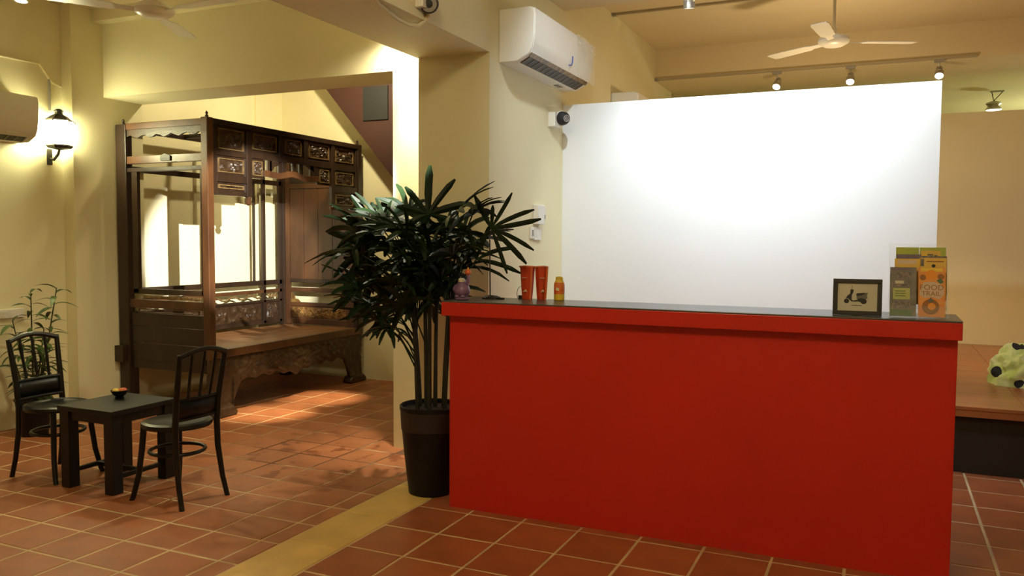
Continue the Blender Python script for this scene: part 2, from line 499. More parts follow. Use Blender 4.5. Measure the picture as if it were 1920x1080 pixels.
# left bay small cornice step
struct(box(-6.08, XB0, 4.93, 5.03, 3.30, ZL).build('trim_2', 'wall'), 'small step where header meets ceiling')
# white screen wall
struct(box(XB1, 0.313, 6.2, 6.3, 0, 2.575).build('wall_screen', 'panel'), 'white screen wall behind the reception counter')
# rear
struct(box(-2.36, 4.2, 9.8, 9.9, 0, 2.855).build('wall_rear', 'far'), 'low cream rear wall behind the platform')
struct(box(XB0, 4.2, 14.1, 14.3, 0, 3.5).build('wall_far', 'far'))
struct(box(XB0-.2, XB0, 9.8, 14.3, 0, 3.5).build('wall_far_left', 'far'))
struct(box(4.0, 4.2, -2.3, 14.3, 0, ZR).build('wall_right', 'wall'))
struct(box(XL-.25, 4.2, -2.5, -2.3, 0, ZR).build('wall_front', 'wall'))
# red stair flank in the alcove
st = thing('stair_flank', (-4.6, 7.2, 1.4), 'dark red sloping stair side above the bed alcove', 'stairs', world=True)
MB().prism([(-5.66, ZL-.01), (-5.49, 3.19), (-4.0, 1.47), (-3.0, 1.47), (-3.0, ZL-.01)], 7.18, 7.419, 'y').build('stair_side', 'stair', st)
box(-4.92, -4.62, 7.165, 7.18, 2.72, 3.06).build('recess_shade', 'shadeblack', st)  # near-black slab on the stair face paints the shade of a recess

# ================================================================== COUNTER
ct = thing('reception_counter', (-0.95, 4.19, 0), 'bright red reception counter with an overhanging top', 'counter', world=True)
box(-2.196, 0.300, 4.03, 4.34, 0.0, 1.085).build('body', 'red', ct, bevel=0.003)
box(-2.222, 0.313, 3.98, 4.37, 1.085, 1.160).build('top_edge', 'red', ct, bevel=0.003)
box(-2.222, 0.313, 3.98, 4.37, 1.1605, 1.168).build('worktop', 'top', ct, bevel=0.002, label='dark grey laminate worktop')
ZT = 1.168

# ================================================================== CANOPY BED
bd = thing('canopy_bed', (-5.55, 6.22, 0), 'antique carved dark wooden canopy bed standing in the alcove', 'bed', world=True)
BX0, BX1, BY0, BY1, BZ = -6.07, -5.03, 5.13, 7.30, 2.485
def curls(seed, n, ar):
    rd = random.Random(seed)
    return [(rd.uniform(.08, .92)*ar, rd.uniform(.12, .88), rd.uniform(.16, .32), rd.uniform(0, 6.28), rd.choice((-1, 1))) for _ in range(n)]
def relief(u, v, cs, ar):
    h = 0
    for cx, cy, r, ph, s in cs:
        dx, dy = u*ar-cx, v-cy
        d = math.hypot(dx, dy)
        if d < r:
            a = math.atan2(dy, dx)
            k = 0.5+0.5*math.cos(s*a*2+ph+d/r*7)
            h = max(h, k*(1-(d/r)**3))
    e = min(u*ar, (1-u)*ar, v, 1-v)
    return h*min(1, e/0.08)
def carved_x(y0, y1, z0, z1, x, depth, seed, sgn=1, nu=26, nv=14, ncurl=16):
    ar = (y1-y0)/(z1-z0)
    cs = curls(seed, ncurl, ar)
    return MB().grid(lambda u, v: (x+sgn*depth*relief(u, v, cs, ar), y0+(y1-y0)*u, z0+(z1-z0)*v), nu, nv)
def carved_y(x0, x1, z0, z1, y, depth, seed, sgn=-1, nu=26, nv=14, ncurl=16):
    ar = (x1-x0)/(z1-z0)
    cs = curls(seed, ncurl, ar)
    return MB().grid(lambda u, v: (x0+(x1-x0)*u, y+sgn*depth*relief(u, v, cs, ar), z0+(z1-z0)*v), nu, nv)
def ring_x(mb, y0, y1, z0, z1, x0, x1, w):
    mb.box(x0, x1, y0, y1, z0, z0+w); mb.box(x0, x1, y0, y1, z1-w, z1)
    mb.box(x0, x1, y0, y0+w, z0+w, z1-w); mb.box(x0, x1, y1-w, y1, z0+w, z1-w)
    return mb
def ring_y(mb, x0, x1, z0, z1, y0, y1, w):
    mb.box(x0, x1, y0, y1, z0, z0+w); mb.box(x0, x1, y0, y1, z1-w, z1)
    mb.box(x0, x0+w, y0, y1, z0+w, z1-w); mb.box(x1-w, x1, y0, y1, z0+w, z1-w)
    return mb
# posts
for (x0, x1, y0, y1, zt, zb, mm) in ((-5.10, BX1, 5.13, 5.20, 2.49, .50, 'bedwarm'), (-5.10, BX1, 7.235, 7.305, 2.49, 0.50, 'bed'),  # near corner post takes the warmer wood to paint its highlight
                       (-6.07, -5.95, 5.13, 5.20, 2.475, 0.0, 'bed'), (-6.07, -6.00, 7.23, 7.30, 2.475, 0.0, 'bed')):
    p = box(x0, x1, y0, y1, zb, zt).build('post', mm, bd, bevel=0.006)
    cx, cy = (x0+x1)/2, (y0+y1)/2
    MB().lathe([(.012, zt), (.016, zt+.012), (.008, zt+.022), (.013, zt+.035), (.002, zt+.052)], (cx, cy, 0), 10).build('finial', mm, p, True)
# top rails and roof boards
box(-5.09, BX1+.004, 5.20, 7.235, 2.44, 2.485).build('top_rail', 'bed', bd, bevel=0.004)
box(BX0, -6.03, 5.20, 7.23, 2.43, 2.475).build('top_rail', 'bed', bd, bevel=0.004)
box(-5.95, -5.10, 5.135, 5.18, 2.425, 2.48).build('top_rail', 'bedwarm', bd, bevel=0.004)
box(-6.0, -5.10, 7.25, 7.29, 2.425, 2.475).build('top_rail', 'bed', bd, bevel=0.004)
for y0 in (5.86, 6.56):
    box(-6.03, -5.09, y0, y0+.04, 2.44, 2.475).build('roof_bar', 'bed', bd)
# carved frieze of the long front side: stiles, rails, panels
xf0, xf1 = -5.075, -5.045
for y0, y1, z0, z1 in ((5.602, 5.662, 1.86, 2.44), (6.02, 6.085, 2.23, 2.44), (6.372, 6.432, 2.23, 2.44), (6.80, 6.855, 1.84, 2.44), (5.20, 5.248, 1.87, 2.44), (7.208, 7.235, 0.57, 2.44)):
    box(xf0-.006, xf1+.006, y0, y1, z0, z1).build('frieze_stile', 'bed', bd, bevel=0.004)
for y0, y1, z0, z1 in ((5.248, 5.602, 2.195, 2.228), (5.248, 5.602, 1.975, 2.035), (5.248, 5.602, 1.865, 1.90), (6.855, 7.208, 2.20, 2.262), (6.855, 7.208, 1.975, 2.035), (6.855, 7.208, 1.80, 1.83), (5.662, 6.80, 2.205, 2.262)):
    box(xf0-.004, xf1+.004, y0, y1, z0, z1).build('frieze_rail', 'bed', bd, bevel=0.003)
panels = [(5.255, 5.597, 2.233, 2.435), (5.668, 6.016, 2.268, 2.435), (6.09, 6.368, 2.268, 2.435), (6.437, 6.796, 2.268, 2.435), (6.86, 7.204, 2.268, 2.435),
          (5.255, 5.597, 2.04, 2.19), (5.255, 5.597, 1.905, 1.97), (6.86, 7.204, 2.04, 2.195), (6.86, 7.204, 1.835, 1.97),
          (5.668, 5.83, 2.04, 2.20), (6.60, 6.796, 2.04, 2.20)]
for i, (y0, y1, z0, z1) in enumerate(panels):
    b = box(xf0, xf0+.012, y0-.006, y1+.006, z0-.006, z1+.006).build('carved_panel', 'bed', bd)
    pf = ring_x(MB(), y0+.022, y1-.022, z0+.016, z1-.016, xf0+.010, xf0+.024, .008).build('panel_moulding', 'giltdim', b)
    carved_x(y0+.03, y1-.03, z0+.024, z1-.024, xf0+.0125, .022, 100+i).build('relief', 'carve', b, True)
# pierced lintel between the hanging posts
def lint(y):
    t = (y-5.83)/(6.60-5.83)
    return 2.045 + .02*math.sin(PI*t) + .012*math.cos(4*PI*t)
n = 24
pts_l = [(5.83+(6.60-5.83)*k/n, lint(5.83+(6.60-5.83)*k/n)) for k in range(n+1)]
MB().prism([(y, z) for y, z in pts_l] + [(y, z+.055) for y, z in reversed(pts_l)], xf0, xf1, 'x').build('lintel_rail', 'bedwarm', bd, bevel=0.003)
for y in (5.90, 6.045, 6.10, 6.24, 6.34, 6.50):
    box(xf0+.004, xf1-.004, y-.028, y+.028, 2.09, 2.21).build('lintel_strut', 'bed', bd, bevel=0.004)
MB().prism([(5.90, 2.20), (6.04, 2.20), (6.0, 2.165), (5.96, 2.15), (5.915, 2.09), (5.90, 2.09)], xf0+.004, xf1-.004, 'x').build('corner_scroll', 'bed', bd)
MB().prism([(6.38, 2.2), (6.60, 2.2), (6.60, 2.08), (6.56, 2.09), (6.53, 2.15), (6.46, 2.175)], xf0+.004, xf1-.004, 'x').build('corner_scroll', 'bed', bd)
for y in (5.632, 6.828):
    MB().lathe([(.004, 1.79), (.022, 1.80), (.030, 1.825), (.018, 1.845), (.024, 1.855), (.024, 1.868)], (-5.06, y, 0), 12).build('drop_finial', 'bedwarm', bd, True)
# near end (faces the room)
ye0, ye1 = 5.14, 5.175
vs = []
wav = [(-5.95+.85*k/20, 2.365+.014*math.sin(k*1.7)) for k in range(21)]
MB().prism(wav + [(-5.10, 2.425), (-5.95, 2.425)], ye0+.005, ye1-.005, 'y').build('carved_strip', 'carve', bd)
def bar_y(x0, x1, z0, z1, nm='end_rail', mm='bed', a=ye0, b=ye1):
    return box(x0, x1, a, b, z0, z1).build(nm, mm, bd, bevel=0.003)
bar_y(-5.95, -5.10, 2.135, 2.20, mm='bedwarm')
bar_y(-5.95, -5.10, 2.065, 2.10)
bar_y(-5.90, -5.835, 1.03, 2.065, 'end_stile')
bar_y(-5.125, -5.10, 1.03, 2.065, 'end_stile')
bar_y(-5.90, -5.10, 1.025, 1.07)
bar_y(-5.95, -5.10, 0.905, 0.975, mm='bedwarm')
box(-5.80, -5.14, ye0+.008, ye1-.01, 0.985, 1.012).build('end_rail', 'giltdim', bd, bevel=0.004)
MB().prism([(-5.55, 2.15), (-5.44, 2.15), (-5.44, 2.19), (-5.50, 2.21), (-5.55, 2.19)], ye0-.012, ye0, 'y').build('clasp', 'iron', bd)
k = 0
for z0, z1 in ((.45, .60), (.603, .745), (.748, .86)):
    box(-5.95, -5.10, ye0+.012, ye1-.012, z0, z1).build('end_board', 'bed', bd, bevel=0.002)
ring = ring_y(MB(), -5.85, -5.16, .865, .90, ye0+.004, ye0+.016, .008).build('end_moulding', 'bedwarm', bd)
box(-6.14+.06, -5.98, 5.085, 5.13, .43, .57).build('side_block', 'bed', bd, bevel=0.005)
# back frame along the wall
xb0, xb1 = -6.065, -6.035
def bar_x(y0, y1, z0, z1, nm='back_rail', mm='bed'):
    return box(xb0, xb1, y0, y1, z0, z1).build(nm, mm, bd, bevel=0.003)
bar_x(5.20, 7.23, 1.01, 1.06); bar_x(5.20, 7.23, 2.08, 2.13); bar_x(5.20, 7.23, .925, .96, mm='bedwarm'); bar_x(5.20, 7.23, .825, .85); bar_x(5.20, 7.23, .595, .63)
for y in (5.215, 6.13, 6.955, 7.21):
    bar_x(y-.02, y+.02, .60, 2.43, 'back_stile')
bar_x(6.80, 6.815, 1.06, 2.08, 'back_stile')
for i, (y0, y1) in enumerate(((5.24, 6.11), (6.15, 6.93), (6.98, 7.19))):
    b = box(xb0, xb0+.012, y0, y1, .63, .825).build('carved_panel', 'bed', bd)
    carved_x(y0+.02, y1-.02, .645, .81, xb0+.0125, .018, 200+i, nu=50, ncurl=30).build('relief', 'carve', b, True)
    MB().tube([(xb0+.02, y0+.03+(y1-y0-.06)*t/14, .89+.02*math.sin(t*1.3)) for t in range(15)], .010, 6).build('scroll_rail', 'giltdim', bd, True)
# far end
yf0, yf1 = 7.245, 7.275
def bar_f(x0, x1, z0, z1, nm='end_rail', mm='bedwarm'):
    return box(x0, x1, yf0, yf1, z0, z1).build(nm, mm, bd, bevel=0.004)
bar_f(-6.0, -5.94, .57, 2.43, 'end_stile'); bar_f(-5.19, -5.10, .57, 2.43, 'end_stile')
bar_f(-5.94, -5.19, .93, .975); bar_f(-5.94, -5.19, .775, .815); bar_f(-5.94, -5.19, .58, .64); bar_f(-5.94, -5.19, 2.05, 2.10)
bar_f(-5.94, -5.19, 1.03, 1.07, mm='bed')
b = box(-5.94, -5.19, yf0+.012, yf1, .64, .775).build('carved_panel', 'bedwarm', bd)
carved_y(-5.92, -5.21, .655, .762, yf0+.0118, .016, 300, nu=60, ncurl=26).build('relief', 'gilt', b, True)
MB().tube([(-5.86+.30*t/16, yf0+.006, .705+.035*math.sin(t*.75)) for t in range(17)], [.004+.008*math.sin(PI*t/16) for t in range(17)], 6).build('dragon_relief', 'gilt', b, True)
for x0, s in ((-5.93, 1), (-5.20, -1)):
    MB().prism([(x0, .815), (x0+s*.12, .815), (x0+s*.085, .85), (x0+s*.05, .85), (x0+s*.04, .885), (x0, .92)], yf0+.008, yf1-.006, 'y').build('corner_scroll', 'gilt', bd)
for i in range(4):
    x0 = -5.94+i*.1875
    box(x0+.002, x0+.1855, yf0+.010, yf1-.006, 1.07, 2.05).build('end_board', 'bedwarm', bd, bevel=0.002)
box(-5.94, -5.19, yf0+.010, yf1-.006, 2.10, 2.43).build('end_board', 'bed', bd)
# seat planks
for k in range(4):
    x0 = -6.03+k*0.25
    box(x0+.0015, x0+.2485, 5.20, 7.24, .54, .568).build('seat_plank', 'seat', bd, bevel=0.002)
# carved front skirt, legs and feet
box(-5.075, -5.022, 5.20, 7.235, .505, .572).build('seat_edge', 'bedwarm', bd, bevel=0.005)
def skirt_bottom(y):
    t = (y-5.13)/(7.305-5.13)
    if y < 5.40 or y > 7.08: return 0.0
    e = min(y-5.40, 7.08-y)
    z = .285 + .012*math.sin(y*34) - .05*max(0, 1-abs(y-6.24)/.25)
    if e < .10: z = min(z, .10 + 1.85*e)
    return z
def skirt(u, v):
    y = 5.13+(7.305-5.13)*u
    zb = skirt_bottom(y)
    z = zb+(.508-zb)*v
    if y < 5.40 or y > 7.08:
        x = -5.045 - .03*(1-v)*math.sin(PI*min(1, (1-v)*1.1)) + (.035*max(0, 1-z/.1))
    else:
        x = -5.045
    h = .5+.5*math.sin(y*46+2.2*math.sin(z*40))*math.cos(z*58+1.6*math.sin(y*23))
    nz = noise.noise(Vector((y*16, z*16, 3)))
    e = min(v, 1-v)*6
    return (x + .020*max(0, h*.7+nz*.5)*min(1, e), y, z)
sk = MB().grid(skirt, 190, 26).build('skirt', 'carve', bd, True)
so = sk.modifiers.new('thick', 'SOLIDIFY'); so.thickness = 0.025; so.offset = -1
for y0, y1 in ((5.14, 5.24), (7.20, 7.30)):
    box(-6.06, -5.96, y0, y1, 0, .54).build('leg', 'bed', bd, bevel=0.01)
for yc in (5.27, 7.19):
    MB().prism([(yc-.13, 0), (yc+.13, 0), (yc+.15, .03), (yc+.11, .075), (yc+.05, .085), (yc-.10, .08), (yc-.14, .04)], -5.11, -5.0, 'x').build('foot', 'carve', bd, bevel=0.015)
box(-6.0, -5.96, 5.25, 7.19, .47, .53).build('bed_rail', 'bed', bd)
for y in (5.5, 6.22, 6.9):
    box(-6.0, -5.08, y-.03, y+.03, .47, .538).build('slat_bearer', 'bed', bd)
box(-6.05, -5.08, 5.155, 5.185, .38, .45).build('end_rail', 'bed', bd)

# ================================================================== TABLE AND CHAIRS
tb = thing('side_table', (-4.27, 3.58, 0), 'low square black table between the two bentwood chairs', 'table', world=True)
tx0, tx1, ty0, ty1 = -4.49, -4.03, 3.34, 3.82
box(tx0, tx1, ty0, ty1, .472, .50).build('tabletop', 'tableblack', tb, bevel=0.003)
for x0 in (tx0+.012, tx1-.082):
    for y0 in (ty0+.012, ty1-.082):
        box(x0, x0+.07, y0, y0+.07, 0, .472).build('leg', 'tableblack', tb, bevel=0.002)
for y0 in (ty0+.025, ty1-.045):
    box(tx0+.082, tx1-.082, y0, y0+.02, .415, .472).build('apron', 'tableblack', tb)
for x0 in (tx0+.025, tx1-.045):
    box(x0, x0+.02, ty0+.082, ty1-.082, .415, .472).build('apron', 'tableblack', tb)
for x0 in (tx0+.035, tx1-.059):
    box(x0, x0+.024, ty0+.082, ty1-.082, .085, .109).build('stretcher', 'tableblack', tb)
box(tx0+.059, tx1-.059, 3.568, 3.592, .085, .109).build('stretcher', 'tableblack', tb)

def make_chair(loc, rz, label):
    """bentwood chair facing +x in its own frame"""
    c = thing('bentwood_chair', loc, label, 'chair', 'black bentwood chairs at the low table')
    c.rotation_euler = (0, 0, rz)
    MB().lathe([(.17, .425), (.188, .428), (.195, .44), (.192, .455), (.17, .462), (.155, .452), (.0, .450)], (0, 0, 0), 32).build('seat', 'black', c, True)
    MB().tube([(.150*math.cos(2*PI*k/32), .150*math.sin(2*PI*k/32), .285) for k in range(33)], .011, 8, cap=False).build('ring_stretcher', 'black', c, True)
    for s in (-1, 1):
        MB().tube([(.125, s*.125, .43), (.135, s*.132, .30), (.150, s*.145, .15), (.178, s*.16, .03), (.19, s*.165, 0)], [.018, .017, .016, .015, .014], 10).build('leg', 'black', c, True)
        MB().tube([(-.215, s*.165, 0), (-.185, s*.158, .12), (-.160, s*.15, .30), (-.155, s*.15, .45), (-.170, s*.152, .60), (-.195, s*.158, .75), (-.215, s*.164, .865)],
                  [.014, .015, .017, .018, .017, .016, .014], 10).build('leg', 'black', c, True, label='rear leg running up as back post')
    n = 12
    MB().tube([(-.212-.020*math.sin(PI*k/n), -.166+.332*k/n, .85+.035*math.sin(PI*k/n)) for k in range(n+1)], .016, 8).build('top_rail', 'black', c, True)
    MB().tube([(-.166-.012*math.sin(PI*k/n), -.15+.30*k/n, .605) for k in range(n+1)], .010, 8).build('back_rail', 'black', c, True)
    MB().tube([(-.152-.010*math.sin(PI*k/n), -.15+.30*k/n, .492) for k in range(n+1)], .011, 8).build('back_rail', 'black', c, True)
    MB().grid(lambda u, v: (-.154-.012*math.sin(PI*u)-.010*v, -.148+.296*u, .495+.107*v), 10, 2).build('back_panel', 'black', c, True).modifiers.new('thick', 'SOLIDIFY').thickness = .006
    for y in (-.085, 0, .085):
        d = .012*math.cos(y*9)
        MB().tube([(-.166-d, y*.9, .60), (-.192-d, y*.97, .74), (-.214-d*1.4, y, .876)], .010, 8, flat=.7).build('back_slat', 'black', c, True)
    return c
ca = make_chair((-4.735, 3.53, 0), 0, 'black bentwood chair in front of the leafy potted plant')
dup(ca, (-3.69, 3.50, 0), PI-.04, 'black bentwood chair standing in front of the canopy bed')

bw = thing('snack_bowl', (-4.34, 3.66, .5), 'small black bowl of red and yellow sweets on the black table', 'bowl')
MB().lathe([(.026, 0), (.028, .008), (.022, .012), (.040, .026), (.052, .052), (.050, .053), (.040, .032), (.0, .022)], (0, 0, 0), 24).build('bowl_body', 'black', bw, True)
def blob(c, r, sq=1.0, n=10, m=6):
    mb = MB()
    mb.lathe([(max(1e-4, r*math.sin(PI*k/m)), -r*sq*math.cos(PI*k/m)) for k in range(m+1)], c, n)
    return mb
for x, y, z, r, mm, lb in ((.020, .012, .046, .026, 'redfruit', 'larger red round sweet at the right in the black bowl'), (-.014, .022, .045, .020, 'redfruit', 'orange red sweet at the back of the black bowl'), (-.016, -.014, .046, .022, 'yelfruit', 'yellow round sweet at the front of the black bowl')):
    o = blob((0, 0, 0), r, .8).build('wrapped_sweet', mm, None, True)
    o.location = (-4.34+x, 3.66+y, .5+z)
    tag(o, lb, 'sweet', 'sweets in the black bowl')

# ================================================================== PALM
pm = thing('potted_palm', (-2.43, 4.23, 0), 'tall lady palm in a black tapered pot beside the red counter', 'potted plant')
MB().lathe([(.128, 0), (.132, .004), (.160, .25), (.175, .42), (.179, .50), (.185, .505), (.185, .525), (.178, .53), (.168, .525), (.165, .47), (0, .47)], (0, 0, 0), 40).build('pot', 'pot', pm, True)
MB().lathe([(.1735, .385), (.1755, .386), (.1820, .503), (.1790, .503)], (0, 0, 0), 40).build('rim_band', 'potband', pm, True)
MB().lathe([(.162, .455), (.162, .475), (.10, .482), (0, .485)], (0, 0, 0), 24).build('soil', 'soil', pm, True)
HUBS = [[-1.993, 4.136, 1.568], [-2.122, 4.154, 1.637], [-2.154, 4.05, 1.652], [-2.408, 4.159, 1.648], [-2.724, 4.453, 1.66], [-2.799, 4.386, 1.606], [-2.911, 4.366, 1.566], [-2.813, 4.056, 1.53], [-2.883, 4.236, 1.44], [-2.873, 4.088, 1.435], [-2.617, 4.028, 1.484], [-2.459, 3.991, 1.506], [-2.356, 4.052, 1.531], [-2.45, 4.459, 1.547], [-2.31, 4.402, 1.528], [-2.191, 4.38, 1.487], [-2.179, 4.04, 1.419], [-2.353, 4.107, 1.395], [-2.604, 4.287, 1.378], [-2.786, 4.347, 1.335], [-2.959, 4.417, 1.289], [-3.0, 4.40, 1.328], [-2.505, 3.979, 1.244], [-2.523, 4.275, 1.252], [-2.405, 4.313, 1.279], [-2.22, 4.218, 1.363], [-2.151, 4.266, 1.389], [-2.453, 3.981, 1.125], [-2.861, 4.443, 1.108], [-2.773, 4.423, 0.913], [-2.467, 4.242, 1.138], [-2.294, 4.101, 1.268], [-2.213, 4.3, 1.287], [-2.693, 4.433, 1.268], [-2.936, 4.413, 1.178], [-2.74, 4.15, 1.02], [-2.80, 4.30, 0.98], [-2.60, 4.05, 0.98], [-2.70, 4.0, 1.12], [-2.85, 4.1, 1.2], [-2.62, 4.35, 1.05]]
PB = Vector((-2.43, 4.23, 0))
canes = [(-.06, -.05, 1.42), (.03, -.07, 1.50), (.09, .0, 1.30), (.0, .05, 1.45), (-.09, .03, 1.20), (.05, .06, 1.35), (-.03, -.0, 1.55)]
for x, y, h in canes:
    MB().tube([(x, y, .46), (x*1.15, y*1.1, .46+(h-.46)*.33), (x*1.4, y*1.3, .46+(h-.46)*.66), (x*1.7, y*1.5, h)], [.014, .012, .011, .007], 8).build('cane', 'cane', pm, True)
def clash(p):
    if p.y > 4.84 and p.x > -2.91: return True
    if p.x > -2.25 and 3.95 < p.y < 4.40 and p.z < 1.19: return True
    if p.x > -2.215 and p.x < -1.95 and 4.03 < p.y < 4.31 and p.z < 1.37: return True
    if abs(p.x+2.055) < .025 and abs(p.y-4.25) < .025 and p.z < 1.53: return True
    return False
def frond(hub, rd, small=1.0, face=None):
    hub = Vector(hub) - PB
    cx, cy, ch = min(canes, key=lambda c: math.hypot(c[0]*1.5-hub.x, c[1]*1.4-hub.y) + abs(c[2]-hub.z)*.2)
    rootz = min(max(hub.z-.28, .75), ch)
    k = (rootz-.46)/(ch-.46)
    root = Vector((cx*(1+.7*k), cy*(1+.5*k), rootz))
    d = (hub-root); out = Vector((d.x, d.y, 0))
    if out.length < .02: out = Vector((rd.uniform(-1, 1), rd.uniform(-1, 1), 0))
    out.normalize()
    mb = MB()
    mid = root.lerp(hub, .5) + Vector((0, 0, .04))
    mb.tube([root, mid, hub], [.005, .004, .004], 6)
    pitch = rd.uniform(-.15, .75) if hub.z < 1.45 else rd.uniform(.25, 1.15)
    ax = (out*math.cos(pitch) + Vector((0, 0, 1))*math.sin(pitch)).normalized()
    side = ax.cross(Vector((0, 0, 1))).normalized()
    tilt = rd.uniform(-.7, .7)
    side = (side*math.cos(tilt) + ax.cross(side)*math.sin(tilt)).normalized()
    wide = 1.0
    if face is not None:
        ax = (Vector((.91, .41, 0))*math.cos(face) + Vector((0, 0, 1))*math.sin(face)).normalized()
        side = (Vector((.91, .41, 0))*-math.sin(face) + Vector((0, 0, 1))*math.cos(face) + Vector((-.41, .91, 0))*rd.uniform(-.3, .3)).normalized()
        wide = 1.25 if face > 1 else .75
    nrm = side.cross(ax).normalized()
    n = rd.choice((7, 8, 9, 9, 10))
    for i in range(n):
        a = (-1+2*i/(n-1))*R(rd.uniform(95, 118))
        L = small*rd.uniform(.22, .32)*(1-.22*abs(a)/2)
        w = small*wide*rd.uniform(.014, .021)
        dr = (ax*math.cos(a) + side*math.sin(a)).normalized()
        cr = (-ax*math.sin(a) + side*math.cos(a)).normalized()
        sag = rd.uniform(.0, .08)
        seg = 5
        vs = []
        for s in range(seg+1):
            t = s/seg
            p = hub + dr*(L*t) + nrm*(.03*math.sin(PI*t)*.6) - Vector((0, 0, 1))*(sag*t*t)
            ww = w*min(1, .25+2.6*t)*(1 if t < .8 else 1-(t-.8)*3.2)
            vs += [p-cr*ww+nrm*ww*.35, p-nrm*ww*.15, p+cr*ww+nrm*ww*.35]
        fs = []
        for s in range(seg):
            b = s*3
            fs += [(b, b+1, b+4, b+3), (b+1, b+2, b+5, b+4)]
        if any(clash(p+PB) for p in vs): continue
        mb.add(vs, fs)
    return mb
rd = random.Random(11)
for i, h in enumerate(HUBS):
    frond(h, rd, .75 if h[2] < 1.0 else 1.0, {0: R(12), 3: R(88), 6: R(150), 8: R(190), 20: R(215), 26: R(-5)}.get(i)).build('frond', 'leaf', pm, True)
for i in range(34):
    a = rd.uniform(0, 2*PI); r = rd.uniform(.03, .30)
    h = (PB.x-.05+r*1.25*math.cos(a), PB.y+r*.8*math.sin(a), rd.uniform(1.12, 1.58))
    if h[0] > -2.25 and h[2] < 1.35: continue
    frond(h, rd).build('frond', 'leaf', pm, True)

# ================================================================== LEAFY PLANT BY LEFT WALL
lp = thing('potted_plant', (-5.86, 4.17, 0), 'slender leafy potted plant against the left wall behind a chair', 'potted plant')
MB().lathe([(.09, 0), (.095, .004), (.125, .26), (.132, .27), (.130, .285), (.118, .283), (.112, .25), (0, .25)], (0, 0, 0), 28).build('pot', 'pot', lp, True)
MB().lathe([(.113, .235), (.113, .256), (0, .262)], (0, 0, 0), 20).build('soil', 'soil', lp, True)
def leaf_mesh():
    mb = MB(); seg = 6; vs = []
    for s in range(seg+1):
        t = s/seg
        w = .017*math.sin(PI*min(1, .08+.92*t))**.8 if t < 1 else .0008
        vs += [(t*.15, -w, .25*w+.045*t-.09*t*t), (t*.15, 0, .045*t-.09*t*t), (t*.15, w, .25*w+.045*t-.09*t*t)]
    fs = []
    for s in range(seg):
        b = s*3; fs += [(b, b+1, b+4, b+3), (b+1, b+2, b+5, b+4)]
    return mb.add(vs, fs).mesh('leaf', 'leaf2', smooth=True)
LM = leaf_mesh()
rd = random.Random(5)
stems = [((.01, .02), (.12, .02), .70), ((-.03, -.03), (-.06, -.12), .66), ((0, 0), (.03, -.02), 1.10), ((.03, .02), (.10, .14), 1.12), ((-.03, .01), (-.10, -.08), .88), ((.02, -.03), (.08, -.04), .74), ((-.02, .03), (0, .10), .80), ((.0, .04), (.05, .06), .62)]
for (a, b), (c, d), h in stems:
    MB().tube([(a, b, .25), ((a*.5+c*.5), (b*.5+d*.5), .25+(h-.25)*.5), (c, d, h)], [.008, .006, .004], 6).build('stem', 'stem', lp, True)
    n = int((h-.30)/.028)
    for k in range(n):
        t = (k+.7)/n
        p = Vector((a+(c-a)*t, b+(d-b)*t, .27+(h-.27)*t))
        o = bpy.data.objects.new('leaf', LM); COL.objects.link(o); o.parent = lp
        o.location = p
        o.rotation_euler = (rd.uniform(-.3, .3), rd.uniform(-.55, .25), k*2.4+rd.uniform(-.4, .4))
        s = rd.uniform(.8, 1.25); o.scale = (s, s, s)

# ================================================================== AIR CONDITIONERS
def aircon(loc, L, label, rz=0, film=True):
    """wall unit, back at x=0, front towards +x, length along +y"""
    a = thing('air_conditioner', loc, label, 'air conditioner', 'wall air conditioners')
    a.rotation_euler = (0, 0, rz)
    prof = [(0, 0), (.13, 0), (.215, .045), (.238, .09), (.25, .16), (.255, .30), (.245, .335), (.22, .345), (0, .345)]
    MB().prism([(x, z) for x, z in prof], 0, L, 'y').build('casing', 'white', a, True, bevel=.006)
    fp = [(.2185, .048), (.2415, .09), (.2535, .16), (.2585, .30), (.249, .338), (.245, .335), (.25, .30), (.245, .16), (.232, .09), (.21, .05)]
    MB().prism(fp, .012, L-.012, 'y').build('front_panel', 'acfront', a, True)
    o = MB().prism([(.135, -.002), (.208, .037), (.205, .044), (.13, .004)], .05, L-.06, 'y').build('air_outlet', 'vent', a)
    n = 14
    for k in range(n):
        y = .06+(L-.13)*k/(n-1)
        MB().prism([(.140, -.003), (.204, .031), (.203, .036), (.138, .002)], y-.002, y+.002, 'y').build('outlet_vane', 'grey', o)
    MB().prism([(.208, .030), (.226, .052), (.223, .056), (.205, .036)], .03, L-.04, 'y').build('louvre', 'giltdim' if film else 'white', a, True)
    return a
ac = aircon((XB1, 5.0, 2.672), 1.17, 'white wall air conditioner wrapped in film above the reception desk')
ac.children[0]
MB().tube([(.252, .70, .10), (.256, .715, .13), (.258, .71, .165)], .004, 6).build('logo_mark', 'blue', ac)
MB().tube([(.250, .66, .092), (.252, .69, .096)], .005, 6).build('logo_mark', 'blue', ac)
MB().grid(lambda u, v: (.262+.006*math.sin(u*9+v*4)*v, .80+.40*u, .05+.30*v-.02*u), 10, 6).build('plastic_film', 'film', ac, True)
box(.05, .09, .86, .96, -.004, 0).build('type_label', 'grey', ac)
aircon((XB1, 7.45, 2.53), 1.0, 'white air conditioner half hidden behind the white screen wall', film=False)
aircon((XL, 3.32, 2.235), 1.02, 'white air conditioner on the left wall beside the lantern', film=False)

